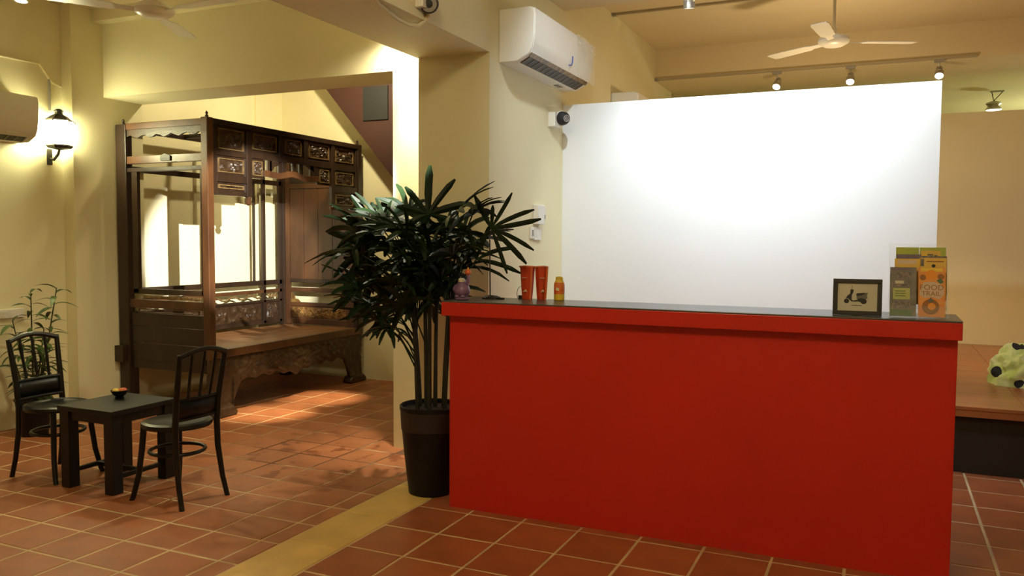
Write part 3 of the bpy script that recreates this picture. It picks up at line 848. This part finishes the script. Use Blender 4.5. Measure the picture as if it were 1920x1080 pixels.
# ================================================================== TRACK LIGHTS
def rail(name, pts, label, drop=0.02):
    o = thing(name, pts[0], label, 'light track', world=True)
    (x0, y0, z0), (x1, y1, z1) = pts
    box(x0, x1, y0-.016, y0+.016, z0-drop, z0).build('track_channel', 'railgrey', o)
    box(x0-.01, x0+.03, y0-.02, y0+.02, z0-drop-.006, z0).build('end_cap', 'grey', o)
    return o
rail('light_track', [(XB1+.012, 5.72, ZR), (2.6, 5.72, ZR)], 'light track nearest the viewer at the ceiling over the counter')
rail('light_track', [(XB1+.012, 7.45, ZR), (2.6, 7.45, ZR)], 'thin dark light track on the ceiling between the two beams')
rail('light_track', [(XB1+.012, 9.025, 3.285), (0.74, 9.025, 3.285)], 'light track under the rear ceiling beam')
def track_spot(top, lens, aim, label, group, m='lens', body='metal'):
    t = thing('track_spotlight', top, label, 'spotlight', group, world=True)
    top, lens, aim = Vector(top), Vector(lens), Vector(aim)
    d = (aim-lens).normalized()
    q = Vector((0, 0, 1)).rotation_difference(d).to_matrix()
    box(top.x-.045, top.x+.045, top.y-.015, top.y+.015, top.z-.028, top.z).build('adapter', 'grey', t, bevel=.003)
    back = lens - d*.12
    MB().tube([top-Vector((0, 0, .028)), back+d*.03], .008, 8).build('stem', 'metal', t, True)
    b = MB().lathe([(.018, 0), (.030, .006), (.032, .06), (.038, .068), (.041, .12), (.037, .12), (.035, .10), (0, .10)], back, 20, q).build('head', body, t, True)
    MB().lathe([(.0345, .105), (.0345, .1075), (0, .1085)], back, 20, q).build('lens', m, b)
    MB().lathe([(.0385, .064), (.0405, .066), (.0405, .072), (.0385, .074)], back, 20, q).build('ring', 'metal', b, True)
    return t
lab = ['track spotlight nearest the wall air conditioner, lighting the white wall', 'track spotlight at the top edge right of the first, lighting the white wall', 'track spotlight above the right end of the white wall, out of view']
for i, p in enumerate(PANEL_SPOTS[:2]):
    track_spot((p[0], 5.72, ZR-.02), (p[0], p[1]+.02, p[2]+.005), (p[0]-.02, 5.95, 2.0), lab[i], 'spotlights on the front track')
for i, (x, aimx) in enumerate(((-1.07, -1.2), (-0.365, -.4), (0.425, .4))):
    track_spot((x, 9.02, 3.265), (x, 8.98, 3.10), (aimx, 8.3, 2.3),
               ['rear track spotlight, leftmost above the white screen wall', 'middle rear track spotlight above the white screen wall', 'rear track spotlight at the right top corner of the white screen wall'][i], 'spotlights on the rear track')
# spot on the left bay ceiling and the lamps behind the beam / over the hall
track_spot((-5.3, 3.70, ZL), (-5.20, 3.69, 3.045), (-5.0, 3.4, 0), 'small bright ceiling spotlight in the top left corner', 'spotlights on the left ceiling')
track_spot((-3.02, 4.90, ZL), (-3.03, 4.885, 2.99), (-3.06, 4.92, 1.5), 'ceiling spotlight tucked behind the beam, lighting the jamb', 'spotlights on the left ceiling')
track_spot((-0.06, 2.02, ZR), (-0.093, 2.045, 2.853), (-5.60, 6.20, 1.17), 'ceiling spotlight aimed across the room at the canopy bed', 'spotlights over the hall')
# small hanging lamp at the rear right
pl = thing('pendant_lamp', (1.10, 11.1, 3.262), 'small metal cable lamp hanging at the rear right', 'pendant lamp', world=True)
box(1.06, 1.20, 11.08, 11.12, 3.25, 3.262).build('ceiling_plate', 'grey', pl)
for a in (-.035, .075):
    MB().tube([(1.11+a, 11.1, 3.25), (1.10+a*.15, 11.1, 3.165), (1.10, 11.1, 3.145)], .005, 6).build('cable', 'iron', pl)
MB().lathe([(.03, 3.145), (.075, 3.13), (.085, 3.115), (.06, 3.09), (.09, 3.05), (.085, 3.045), (.05, 3.075), (0, 3.075)], (1.10, 11.1, 0), 20).build('shade', 'metal', pl, True)
MB().lathe([(.078, 3.045), (.078, 3.049), (0, 3.051)], (1.10, 11.1, 0), 18).build('lens', 'lenswarm', pl)

# ================================================================== CEILING FANS
def fan(loc, zc, label, a0):
    f = thing('ceiling_fan', (loc[0], loc[1], zc), label, 'ceiling fan', 'ceiling fans')
    d = loc[2]-zc
    MB().lathe([(.012, d+.05), (.012, -.001)], (0, 0, 0), 10).build('downrod', 'white', f, True)
    MB().lathe([(.055, -.07), (.06, -.055), (.03, -.012), (.02, 0), (0, 0)], (0, 0, 0), 20).build('canopy_cup', 'white', f, True)
    MB().lathe([(.0, d-.045), (.075, d-.042), (.115, d-.02), (.125, d+.0), (.115, d+.025), (.075, d+.045), (.03, d+.055), (.02, d+.10)], (0, 0, 0), 28).build('motor_housing', 'white', f, True)
    for k in range(3):
        a = a0+k*2*PI/3
        c, s = math.cos(a), math.sin(a)
        mb = MB()
        vs = []
        for t, w in ((.12, .022), (.22, .026), (.26, .055), (.62, .065), (.66, .055)):
            for sd, dz in ((-1, -.006), (1, .006)):
                for th in (0, .006):
                    x, y = t, sd*w
                    vs.append((x*c-y*s, x*s+y*c, d-.012+dz+th))
        fs = []
        for i in range(4):
            b = i*4
            fs += [(b, b+2, b+6, b+4), (b+1, b+5, b+7, b+3), (b, b+4, b+5, b+1), (b+2, b+3, b+7, b+6)]
        fs += [(0, 1, 3, 2), (16, 18, 19, 17)]
        mb.add(vs, fs).build('blade', 'white', f)
    return f
fan((-4.30, 3.95, 2.955), ZL, 'white ceiling fan above the black table', R(238))
fan((-0.43, 7.3, 3.14), ZR, 'pale ceiling fan above the white screen wall', R(24))

# ================================================================== WALL LANTERN
ln = thing('wall_lantern', (XL, 4.60, 2.1), 'glowing black iron wall lantern beside the left air conditioner', 'wall lamp', world=True)
lx, ly = XL+.13, 4.60
box(XL, XL+.02, ly-.02, ly+.02, 2.09, 2.22).build('back_plate', 'iron', ln, bevel=.004)
MB().tube([(XL+.01, ly, 2.14), (XL+.06, ly, 2.13), (lx-.02, ly, 2.17), (lx, ly, 2.215)], .011, 8).build('bracket', 'iron', ln, True)
MB().lathe([(.02, 2.205), (.085, 2.218), (.10, 2.235), (.095, 2.245), (.05, 2.25), (0, 2.25)], (lx, ly, 0), 6).build('tray', 'iron', ln)
MB().lathe([(.040, 2.255), (.068, 2.27), (.080, 2.42), (.060, 2.435)], (lx, ly, 0), 6).build('glass_body', 'lantern', ln)
for k in range(6):
    a = 2*PI*k/6
    MB().tube([(lx+.072*math.cos(a), ly+.072*math.sin(a), 2.25), (lx+.086*math.cos(a), ly+.086*math.sin(a), 2.43)], .004, 6).build('glazing_bar', 'iron', ln)
MB().lathe([(.092, 2.435), (.098, 2.445), (.06, 2.475), (.03, 2.49), (.028, 2.505), (.038, 2.515), (.02, 2.53), (0, 2.535)], (lx, ly, 0), 6).build('cap', 'iron', ln)
for k in range(6):
    a = 2*PI*k/6
    MB().tube([(lx+.09*math.cos(a), ly+.09*math.sin(a), 2.447), (lx+.115*math.cos(a), ly+.115*math.sin(a), 2.43), (lx+.118*math.cos(a), ly+.118*math.sin(a), 2.415)], .005, 6).build('crown_scroll', 'iron', ln)
cdt = thing('wall_conduit', (XL, 4.2, 2.88), 'thin cream cable conduit on the left wall above the lantern', 'conduit', world=True)
MB().tube([(XL+.006, 3.4, 2.88), (XL+.006, 4.20, 2.885), (XL+.006, 4.53, 2.885), (XL+.006, 4.60, 2.80), (XL+.006, 4.64, 2.755), (XL+.006, 4.72, 2.735)], .010, 8).build('pipe', 'wall', cdt, True)
MB().tube([(XL+.006, 4.615, 2.78), (XL+.006, 4.615, 2.53)], .009, 8).build('drop_pipe', 'grey', cdt, True)
sk_ = thing('wall_strip', (XL, 4.24, .86), 'faint grey strip low on the left wall', 'socket', world=True)
box(XL, XL+.02, 4.12, 4.34, .875, .945).build('plate', 'white', sk_, bevel=.004)  # pale plate with three small raised squares
for y in (4.17, 4.23, 4.29):
    box(XL+.02, XL+.022, y-.018, y+.018, .89, .93).build('raised_square', 'white', sk_)

# ================================================================== CCTV CAMERAS, SWITCHES
c1 = thing('security_camera', (-2.36, 4.03, 2.72), 'round security camera on the beam edge with a curved white cable pipe', 'security camera', world=True)
box(-2.36, -2.31, 3.93, 4.05, 2.76, 2.85).build('mount', 'white', c1, bevel=.006)
q = Vector((0, 0, 1)).rotation_difference(Vector((.42, -.86, -.28)).normalized()).to_matrix()
cc = Vector((-2.325, 4.03, 2.80))
MB().lathe([(.03, -.06), (.048, -.05), (.052, .05), (.050, .062), (.044, .064), (0, .060)], cc, 20, q).build('housing', 'iron', c1, True)
MB().lathe([(.043, .062), (.043, .0655), (.022, .0660), (.022, .062)], cc, 20, q).build('led_ring', 'grey', c1, True)
MB().lathe([(.021, .061), (.019, .067), (0, .069)], cc, 16, q).build('lens', 'ink', c1, True)
MB().tube([(-2.37, 3.55, 2.73), (-2.40, 3.63, 2.708), (-2.42, 3.75, 2.70), (-2.43, 3.87, 2.69), (-2.425, 3.97, 2.685), (-2.40, 4.03, 2.69), (-2.35, 4.05, 2.735), (-2.34, 4.05, 2.775)], .013, 8).build('cable_pipe', 'wall', c1, True)
c2 = thing('security_camera', (-2.36, 5.93, 2.42), 'black dome security camera on a white box below the air conditioner', 'security camera', world=True)
box(-2.36, -2.30, 5.875, 5.985, 2.365, 2.475).build('junction_box', 'white', c2, bevel=.006)
q = Vector((0, 0, 1)).rotation_difference(Vector((.80, -.55, -.12)).normalized()).to_matrix()
cc = Vector((-2.262, 5.945, 2.432))
MB().lathe([(.03, -.05), (.052, -.045), (.054, -.01), (.048, .02), (.035, .042), (.030, .045), (0, .043)], cc, 22, q).build('dome', 'ink', c2, True)
MB().lathe([(.050, -.052), (.0565, -.04), (.0565, -.012), (.053, -.010)], cc, 22, q).build('collar', 'white', c2, True)
MB().lathe([(.028, .044), (.026, .048), (.020, .048), (.018, .044)], cc, 18, q).build('lens_ring', 'grey', c2, True)
sw = thing('switch_cluster', (-2.36, 5.68, 1.5), 'cluster of white intercom and switch plates on the cream wall', 'wall switch', world=True)
box(-2.36, -2.315, 5.60, 5.72, 1.62, 1.765).build('intercom_box', 'white', sw, bevel=.005)
box(-2.36, -2.345, 5.735, 5.81, 1.655, 1.75).build('switch_plate', 'white', sw, bevel=.003)
for k in range(2):
    for j in range(2):
        box(-2.345, -2.340, 5.745+.032*k, 5.768+.032*k, 1.665+.04*j, 1.695+.04*j).build('rocker', 'grey' if (k+j) % 2 else 'white', sw)
box(-2.36, -2.345, 5.60, 5.735, 1.505, 1.60).build('socket_plate', 'white', sw, bevel=.003)
box(-2.345, -2.341, 5.625, 5.655, 1.53, 1.575).build('rocker', 'white', sw)
box(-2.36, -2.343, 5.535, 5.585, 1.515, 1.60).build('switch_plate', 'white', sw, bevel=.003)
box(-2.343, -2.339, 5.55, 5.57, 1.535, 1.58).build('rocker', 'grey', sw)

# ================================================================== THINGS ON THE COUNTER
# framed scooter picture
fr = thing('picture_frame', (-0.1085, 4.075, ZT), 'black framed picture of a scooter standing on the counter', 'picture')
fr.rotation_euler = (R(-7), 0, R(2))
fw_, fh = .208, .168
ring_y(MB(), -fw_/2, fw_/2, .002, fh, 0, .016, .020).build('frame', 'frame', fr, bevel=.002)
box(-fw_/2+.015, fw_/2-.015, .007, .012, .017, fh-.015).build('print', 'paper', fr)
box(-.06, .06, .016, .020, .01, fh-.02).build('backing', 'frame', fr)
MB().prism([(-.02, 0), (.02, 0), (.012, .10), (-.012, .10)], .012, .016, 'y').build('easel_leg', 'frame', fr)
def flat(poly, y, nm, m, par):
    n = len(poly)
    mb = MB()
    mb.add([(a, y, b) for a, b in poly], [tuple(range(n))])
    return mb.build(nm, m, par)
def circ(cx, cz, r, n=16):
    return [(cx+r*math.cos(2*PI*k/n), cz+r*math.sin(2*PI*k/n)) for k in range(n)]
sc = .00066
def S(pts): return [((x-815)*sc*.285, .084-(y-545)*sc*.285) for x, y in pts]
yy = .0066
flat(S([(575+60*math.cos(2*PI*k/16), 640+58*math.sin(2*PI*k/16)) for k in range(16)]), yy, 'front_wheel', 'ink', fr)
flat(S([(960+72*math.cos(2*PI*k/16), 640+66*math.sin(2*PI*k/16)) for k in range(16)]), yy, 'rear_wheel', 'ink', fr)
flat(S([(660, 350), (735, 360), (725, 420), (690, 500), (690, 600), (720, 625), (830, 600), (830, 650), (690, 650), (655, 620), (600, 570), (560, 570), (590, 510), (650, 460)]), yy-.0002, 'front_shield', 'ink', fr)
flat(S([(685, 260), (700, 260), (702, 350), (690, 350)]), yy-.0003, 'mirror', 'inkgrey', fr)
flat(S([(790, 450), (960, 430), (1060, 430), (1030, 500), (1060, 590), (1090, 630), (1040, 560), (1000, 600), (930, 580), (820, 620), (800, 560)]), yy-.0004, 'scooter_body', 'inkgrey', fr)
flat(S([(790, 450), (960, 430), (1000, 445), (900, 500), (800, 505)]), yy-.0006, 'scooter_seat', 'ink', fr)
flat(S([(820, 590), (900, 560), (1010, 590), (1020, 660), (930, 660), (840, 650)]), yy-.0008, 'scooter_engine', 'ink', fr)
flat(S([(690, 735), (920, 735), (920, 755), (690, 755)]), yy, 'caption_line', 'inkgrey', fr)

# brochure stand with brochures
bs = thing('brochure_stand', (0.145, 4.13, ZT), 'clear acrylic brochure stand at the right end of the counter', 'brochure stand')
bs.rotation_euler = (0, 0, R(3))
box(-.125, .125, -.055, .10, 0, .004).build('base', 'acrylic', bs)
tilt = R(14)
def tiltp(x, h, d):
    """point at height h along the tilted plane starting at depth d"""
    return (x, d+h*math.sin(tilt), .004+h*math.cos(tilt))
def tplate(mb, x0, x1, h0, h1, d, th):
    vs = [tiltp(x0, h0, d), tiltp(x1, h0, d), tiltp(x1, h1, d), tiltp(x0, h1, d)]
    n = Vector((0, math.cos(tilt), -math.sin(tilt)))*th
    vs += [tuple(Vector(p)+n) for p in vs]
    return mb.add(vs, [(0, 1, 2, 3), (7, 6, 5, 4), (1, 0, 4, 5), (2, 1, 5, 6), (3, 2, 6, 7), (0, 3, 7, 4)])
tplate(MB(), -.118, .118, .0, .335, .052, .003).build('back_plate', 'acrylic', bs)
for d, h in ((-.052, .05), (-.018, .12), (.018, .19)):
    tplate(MB(), -.118, .118, .0 if d < 0 else .03, h, d, .002).build('pocket_front', 'acrylic', bs)
for s in (-1, 1):
    MB().prism([(-.052, .004), (.06, .004), (.135, .32), (.128, .325)], s*.119-.0015, s*.119+.0015, 'x').build('side_plate', 'acrylic', bs)
for d0, d1, h0 in ((-.016, .012, .052), (.022, .040, .125)):
    vs = [tiltp(x, h, d) for x in (-.118, .118) for h, d in ((h0, d0), (h0, d1), (h0+.002, d1), (h0+.002, d0))]
    MB().add(vs, [(0, 1, 2, 3), (7, 6, 5, 4), (0, 4, 5, 1), (1, 5, 6, 2), (2, 6, 7, 3), (3, 7, 4, 0)]).build('ledge', 'acrylic', bs)
BRL = Matrix.Translation((0.145, 4.13, ZT)) @ Matrix.Rotation(R(3), 4, 'Z')
def brochure(x0, x1, h0, h1, d, m, label, th=.004):
    c = tiltp((x0+x1)/2, h0, d)
    o = thing('brochure', BRL @ Vector(c), label, 'brochure', 'brochures in the clear stand')
    o.rotation_euler = (-tilt, 0, R(3))
    w, h = x1-x0, h1-h0
    box(-w/2, w/2, 0, th, 0, h).build('cover', m, o)
    return o, w, h
def pr(o, w, h, a0, a1, b0, b1, m, nm='printed_block', lift=.0004):
    return flat([(-w/2+w*a0, h*b0), (-w/2+w*a1, h*b0), (-w/2+w*a1, h*b1), (-w/2+w*a0, h*b1)], -lift, nm, m, o)
def ptxt(o, s, size, x, z, m, lift=.0008, sx=1.0):
    vs, fs = text_mesh(s, size, 'lettering')
    MB().add([(a*sx+x, -lift, b+z) for a, b, _ in vs], fs).build('lettering', m, o)
o, w, h = brochure(-.120, -.012, .002, .226, -.044, 'br_grey', 'slate brochure with a lime panel, front left in the stand')
pr(o, w, h, .06, .80, .93, .985, 'br_purple'); pr(o, w, h, .25, .80, .76, .90, 'photo'); pr(o, w, h, .20, .52, .66, .72, 'paper')
pr(o, w, h, .10, .74, .60, .65, 'photo'); pr(o, w, h, .12, .76, .34, .57, 'limeprint'); pr(o, w, h, .10, .78, .14, .30, 'photo'); pr(o, w, h, .02, .85, .01, .13, 'greenprint')
for k in range(3): pr(o, w, h, .2, .6, .40+.05*k, .415+.05*k, 'greenprint', 'text_line', .0008)
o, w, h = brochure(-.004, .104, .002, .226, -.044, 'br_orange', 'orange food trail brochure, front right in the stand')
flat([(-w/2*.92+a, b) for a, b in ((0, .10), (.02, .085), (.05, .09), (.08, .08), (.098, .10), (.098, .135), (.085, .150), (.055, .158), (.02, .156), (.004, .14))], -.0004, 'printed_block', 'pale', o)
pr(o, w, h, .1, .9, .92, .99, 'yellow')
flat(circ(-.002, .190, .024), -.0006, 'printed_dish', 'orange', o); flat(circ(-.036, .178, .013), -.0006, 'printed_dish', 'brown', o); flat(circ(.036, .182, .014), -.0006, 'printed_dish', 'brown', o)
flat([(.018, .165), (.034, .150), (.048, .158), (.036, .176)], -.0008, 'printed_leaf', 'greenprint', o)
flat(circ(-.004, .045, .035), -.0006, 'printed_dish', 'brown', o); flat(circ(.0, .047, .016), -.0010, 'printed_dish', 'orange', o)
flat([(-.018, .070), (-.004, .088), (.010, .072), (-.004, .064)], -.0009, 'printed_leaf', 'inkgrey', o)
ptxt(o, 'FOOD', .034, 0, .132, 'brown'); ptxt(o, 'TRAIL', .030, -.002, .104, 'brown')
o, w, h = brochure(-.100, .008, .055, .265, -.010, 'br_yellow', 'tan and yellow brochure behind the slate brochure')
pr(o, w, h, .12, .85, .88, .97, 'pale')
o, w, h = brochure(.004, .112, .075, .270, -.010, 'br_yellow', 'yellow brochure behind the orange food trail brochure')
pr(o, w, h, .04, .16, .80, .98, 'photo'); pr(o, w, h, .25, .9, .90, .925, 'brown', 'text_line'); flat(circ(.002, .158, .008), -.0006, 'printed_mark', 'ink', o)
o, w, h = brochure(-.092, .012, .09, .285, .008, 'br_purple', 'mauve brochure peeking out in the left of the stand')
o, w, h = brochure(.012, .116, .10, .278, .008, 'photo', 'dark photo brochure peeking out at the right edge of the stand')
o, w, h = brochure(-.092, .004, .13, .318, .030, 'br_lime', 'lime green brochure, back left at the top of the stand')
o, w, h = brochure(.006, .114, .13, .318, .030, 'br_lime', 'yellow headed map brochure, back right at the top of the stand')
pr(o, w, h, .06, .80, .62, .92, 'br_yellow'); pr(o, w, h, .30, .52, .795, .835, 'inkgrey', 'text_line', .0008); pr(o, w, h, .56, .68, .785, .81, 'inkgrey', 'text_line', .0008); pr(o, w, h, .14, .72, .705, .74, 'inkgrey', 'text_line', .0008)

# red tapered card packets
def packet(loc, w, rz, label):
    p = thing('card_packet', loc, label, 'packet', 'red packets on the counter')
    p.rotation_euler = (0, 0, rz)
    h = .185
    def sect(z):
        t = z/h
        return w/2*(.66+.34*t**.8), .020+.014*t
    vs, fs = [], []
    N = 8
    for k in range(N+1):
        z = h*k/N
        a, b = sect(z)
        vs += [(-a, b*.3, z), (-a*.7, -b*.6, z), (0, -b, z), (a*.7, -b*.6, z), (a, b*.3, z), (a*.6, b, z), (-a*.6, b, z)]
    for k in range(N):
        for i in range(7):
            fs.append((k*7+i, k*7+(i+1) % 7, (k+1)*7+(i+1) % 7, (k+1)*7+i))
    fs += [tuple(range(7))[::-1], tuple(range(N*7, N*7+7))]
    MB().add(vs, fs).build('body', 'packet', p, True, bevel=.002)
    a, b = sect(h)
    MB().tube([(sect(h*k/10)[0]*.72, -sect(h*k/10)[1]*.62, h*k/10) for k in range(11)], .006, 6).build('side_ridge', 'packetlight', p, True)
    MB().tube([(-a, 0, h), (-a*.5, -b*.7, h+.002), (0, -b, h+.004), (a*.5, -b*.7, h+.002), (a, 0, h)], .005, 6).build('rim', 'packetlight', p, True)
    box(-.014, .006, -.032, -.027, .045, .050).build('white_mark', 'cream', p)
    blob((-.002, -.031, .052), .006).build('white_mark', 'cream', p, True)
    box(-.022, .006, -.034, -.029, .122, .125).build('white_mark', 'cream', p)
    return p
packet((-1.845, 4.30, ZT), .088, R(10), 'wider red tapered packet, left of the pair on the counter')
packet((-1.762, 4.315, ZT), .074, R(40), 'narrower red tapered packet, right of the pair on the counter')
wr = thing('wire_holder', (-1.905, 4.31, ZT), 'thin wire holder behind the red packets', 'holder')
MB().tube([(0, 0, 0), (-.008, 0, .03), (0, 0, .06), (.02, 0, .075), (.04, .012, .06)], .0018, 6).build('wire', 'grey', wr, True)
box(.0, .03, .005, .02, 0, .02).build('clip', 'iron', wr)
# small plastic bottle
bt = thing('plastic_bottle', (-1.655, 4.315, ZT), 'small red and yellow plastic bottle beside the red packets', 'bottle')
MB().lathe([(.026, 0), (.030, .004), (.030, .036)], (0, 0, 0), 20).build('lower_body', 'yellow', bt, True)
MB().lathe([(.0302, .036), (.0302, .09), (.027, .100)], (0, 0, 0), 20).build('label', 'canred', bt, True)
MB().lathe([(.027, .100), (.024, .108), (.021, .112), (.021, .128), (.012, .134), (0, .134)], (0, 0, 0), 20).build('cap', 'yellow', bt, True)
flat([(-.010+.0, .058), (.008, .054), (.012, .070), (-.006, .074)], -.0312, 'white_mark', 'cream', bt)
# purple figurine
fg = thing('ceramic_figurine', (-2.150, 4.09, ZT), 'small glossy purple ceramic figurine holding up a red flame', 'figurine')
MB().lathe([(.036, 0), (.042, .004), (.042, .014), (.03, .018), (0, .018)], (0, 0, 0), 20).build('base', 'purple', fg, True)
MB().lathe([(.015, .015), (.030, .022), (.043, .036), (.047, .052), (.042, .070), (.030, .088), (.022, .102), (.018, .114), (.008, .122), (0, .123)], (0, 0, 0), 22).build('body', 'purple', fg, True)
for s in (-1, 1):
    blob((s*.018, -.028, .020), .014, .7).build('foot', 'purple', fg, True)
MB().lathe([(.018, .100), (.020, .104), (.019, .116), (.010, .122), (0, .122)], (.0, -.008, 0), 14).build('cap', 'cream', fg, True)
MB().tube([(.026, 0, .080), (.038, -.004, .100), (.042, -.004, .125), (.040, -.004, .140)], [.012, .011, .010, .012], 8).build('raised_arm', 'purple', fg, True)
MB().tube([(-.030, 0, .078), (-.044, -.006, .064), (-.040, -.016, .050)], [.012, .010, .009], 8).build('lowered_arm', 'purple', fg, True)
MB().lathe([(.010, .140), (.018, .150), (.017, .162), (.008, .172), (.003, .180), (0, .182)], (.040, -.004, 0), 12).build('flame', 'canred', fg, True)
MB().lathe([(.005, .166), (.006, .174), (.0, .186)], (.040, -.006, 0), 8).build('flame_tip', 'yellow', fg, True)
# black rod stand
rs = thing('rod_stand', (-2.045, 4.25, ZT), 'thin black rod on a flat black base on the counter', 'stand')
MB().lathe([(.055, 0), (.055, .008), (.035, .016), (.01, .020), (0, .020)], (0, 0, 0), 20).build('base', 'iron', rs, True)
MB().tube([(-.008, 0, .015), (-.010, 0, .17), (-.012, 0, .34)], .0042, 8).build('rod', 'iron', rs, True)
MB().tube([(.03, -.02, .005), (.07, -.03, .005), (.085, -.01, .004)], .006, 6).build('cord', 'iron', rs, True)

# ================================================================== PLATFORM AND BAG
pf = thing('timber_platform', (2.0, 7.9, 0), 'low polished timber platform with a dark recessed base', 'platform', world=True)
px0 = 0.33
for k in range(7):
    x0 = px0+k*.52
    box(x0+.001, x0+.519, 6.0, 9.79, .43, .452).build('deck_board', 'platform', pf, bevel=.002)
box(px0, px0+7*.52, 6.005, 6.05, .385, .43).build('front_edge', 'platform', pf)
box(px0, px0+7*.52, 6.07, 9.79, .0, .43).build('plinth', 'darkbase', pf)  # solid near-black block fills the space under the deck
bg = thing('cloth_bag', (1.02, 7.15, .452), 'crumpled lime green cloth bag with black dots on the platform', 'bag')
def bagfn(u, v):
    th = 2*PI*u; ph = PI*v*.5+.0
    r = 1+.20*noise.noise(Vector((math.cos(th)*1.6+3, math.sin(th)*1.6, v*2.6)))+.16*noise.noise(Vector((math.cos(th)*4, math.sin(th)*4, v*5)))+.05*noise.noise(Vector((math.cos(th)*11, math.sin(th)*11, v*12)))
    c = max(0.001, math.cos(ph)**.55)
    sk = .06*math.sin(ph)
    return (.31*r*c*math.cos(th)+sk, .24*r*c*math.sin(th), .02+.25*r*math.sin(ph)**.9 if v > 0 else .0)
MB().grid(bagfn, 96, 40).build('bag_body', 'bag', bg, True)
MB().tube([(.10, -.06, .26), (.14, -.10, .31), (.20, -.06, .33), (.22, .02, .27)], .012, 8).build('handle', 'bag', bg, True)
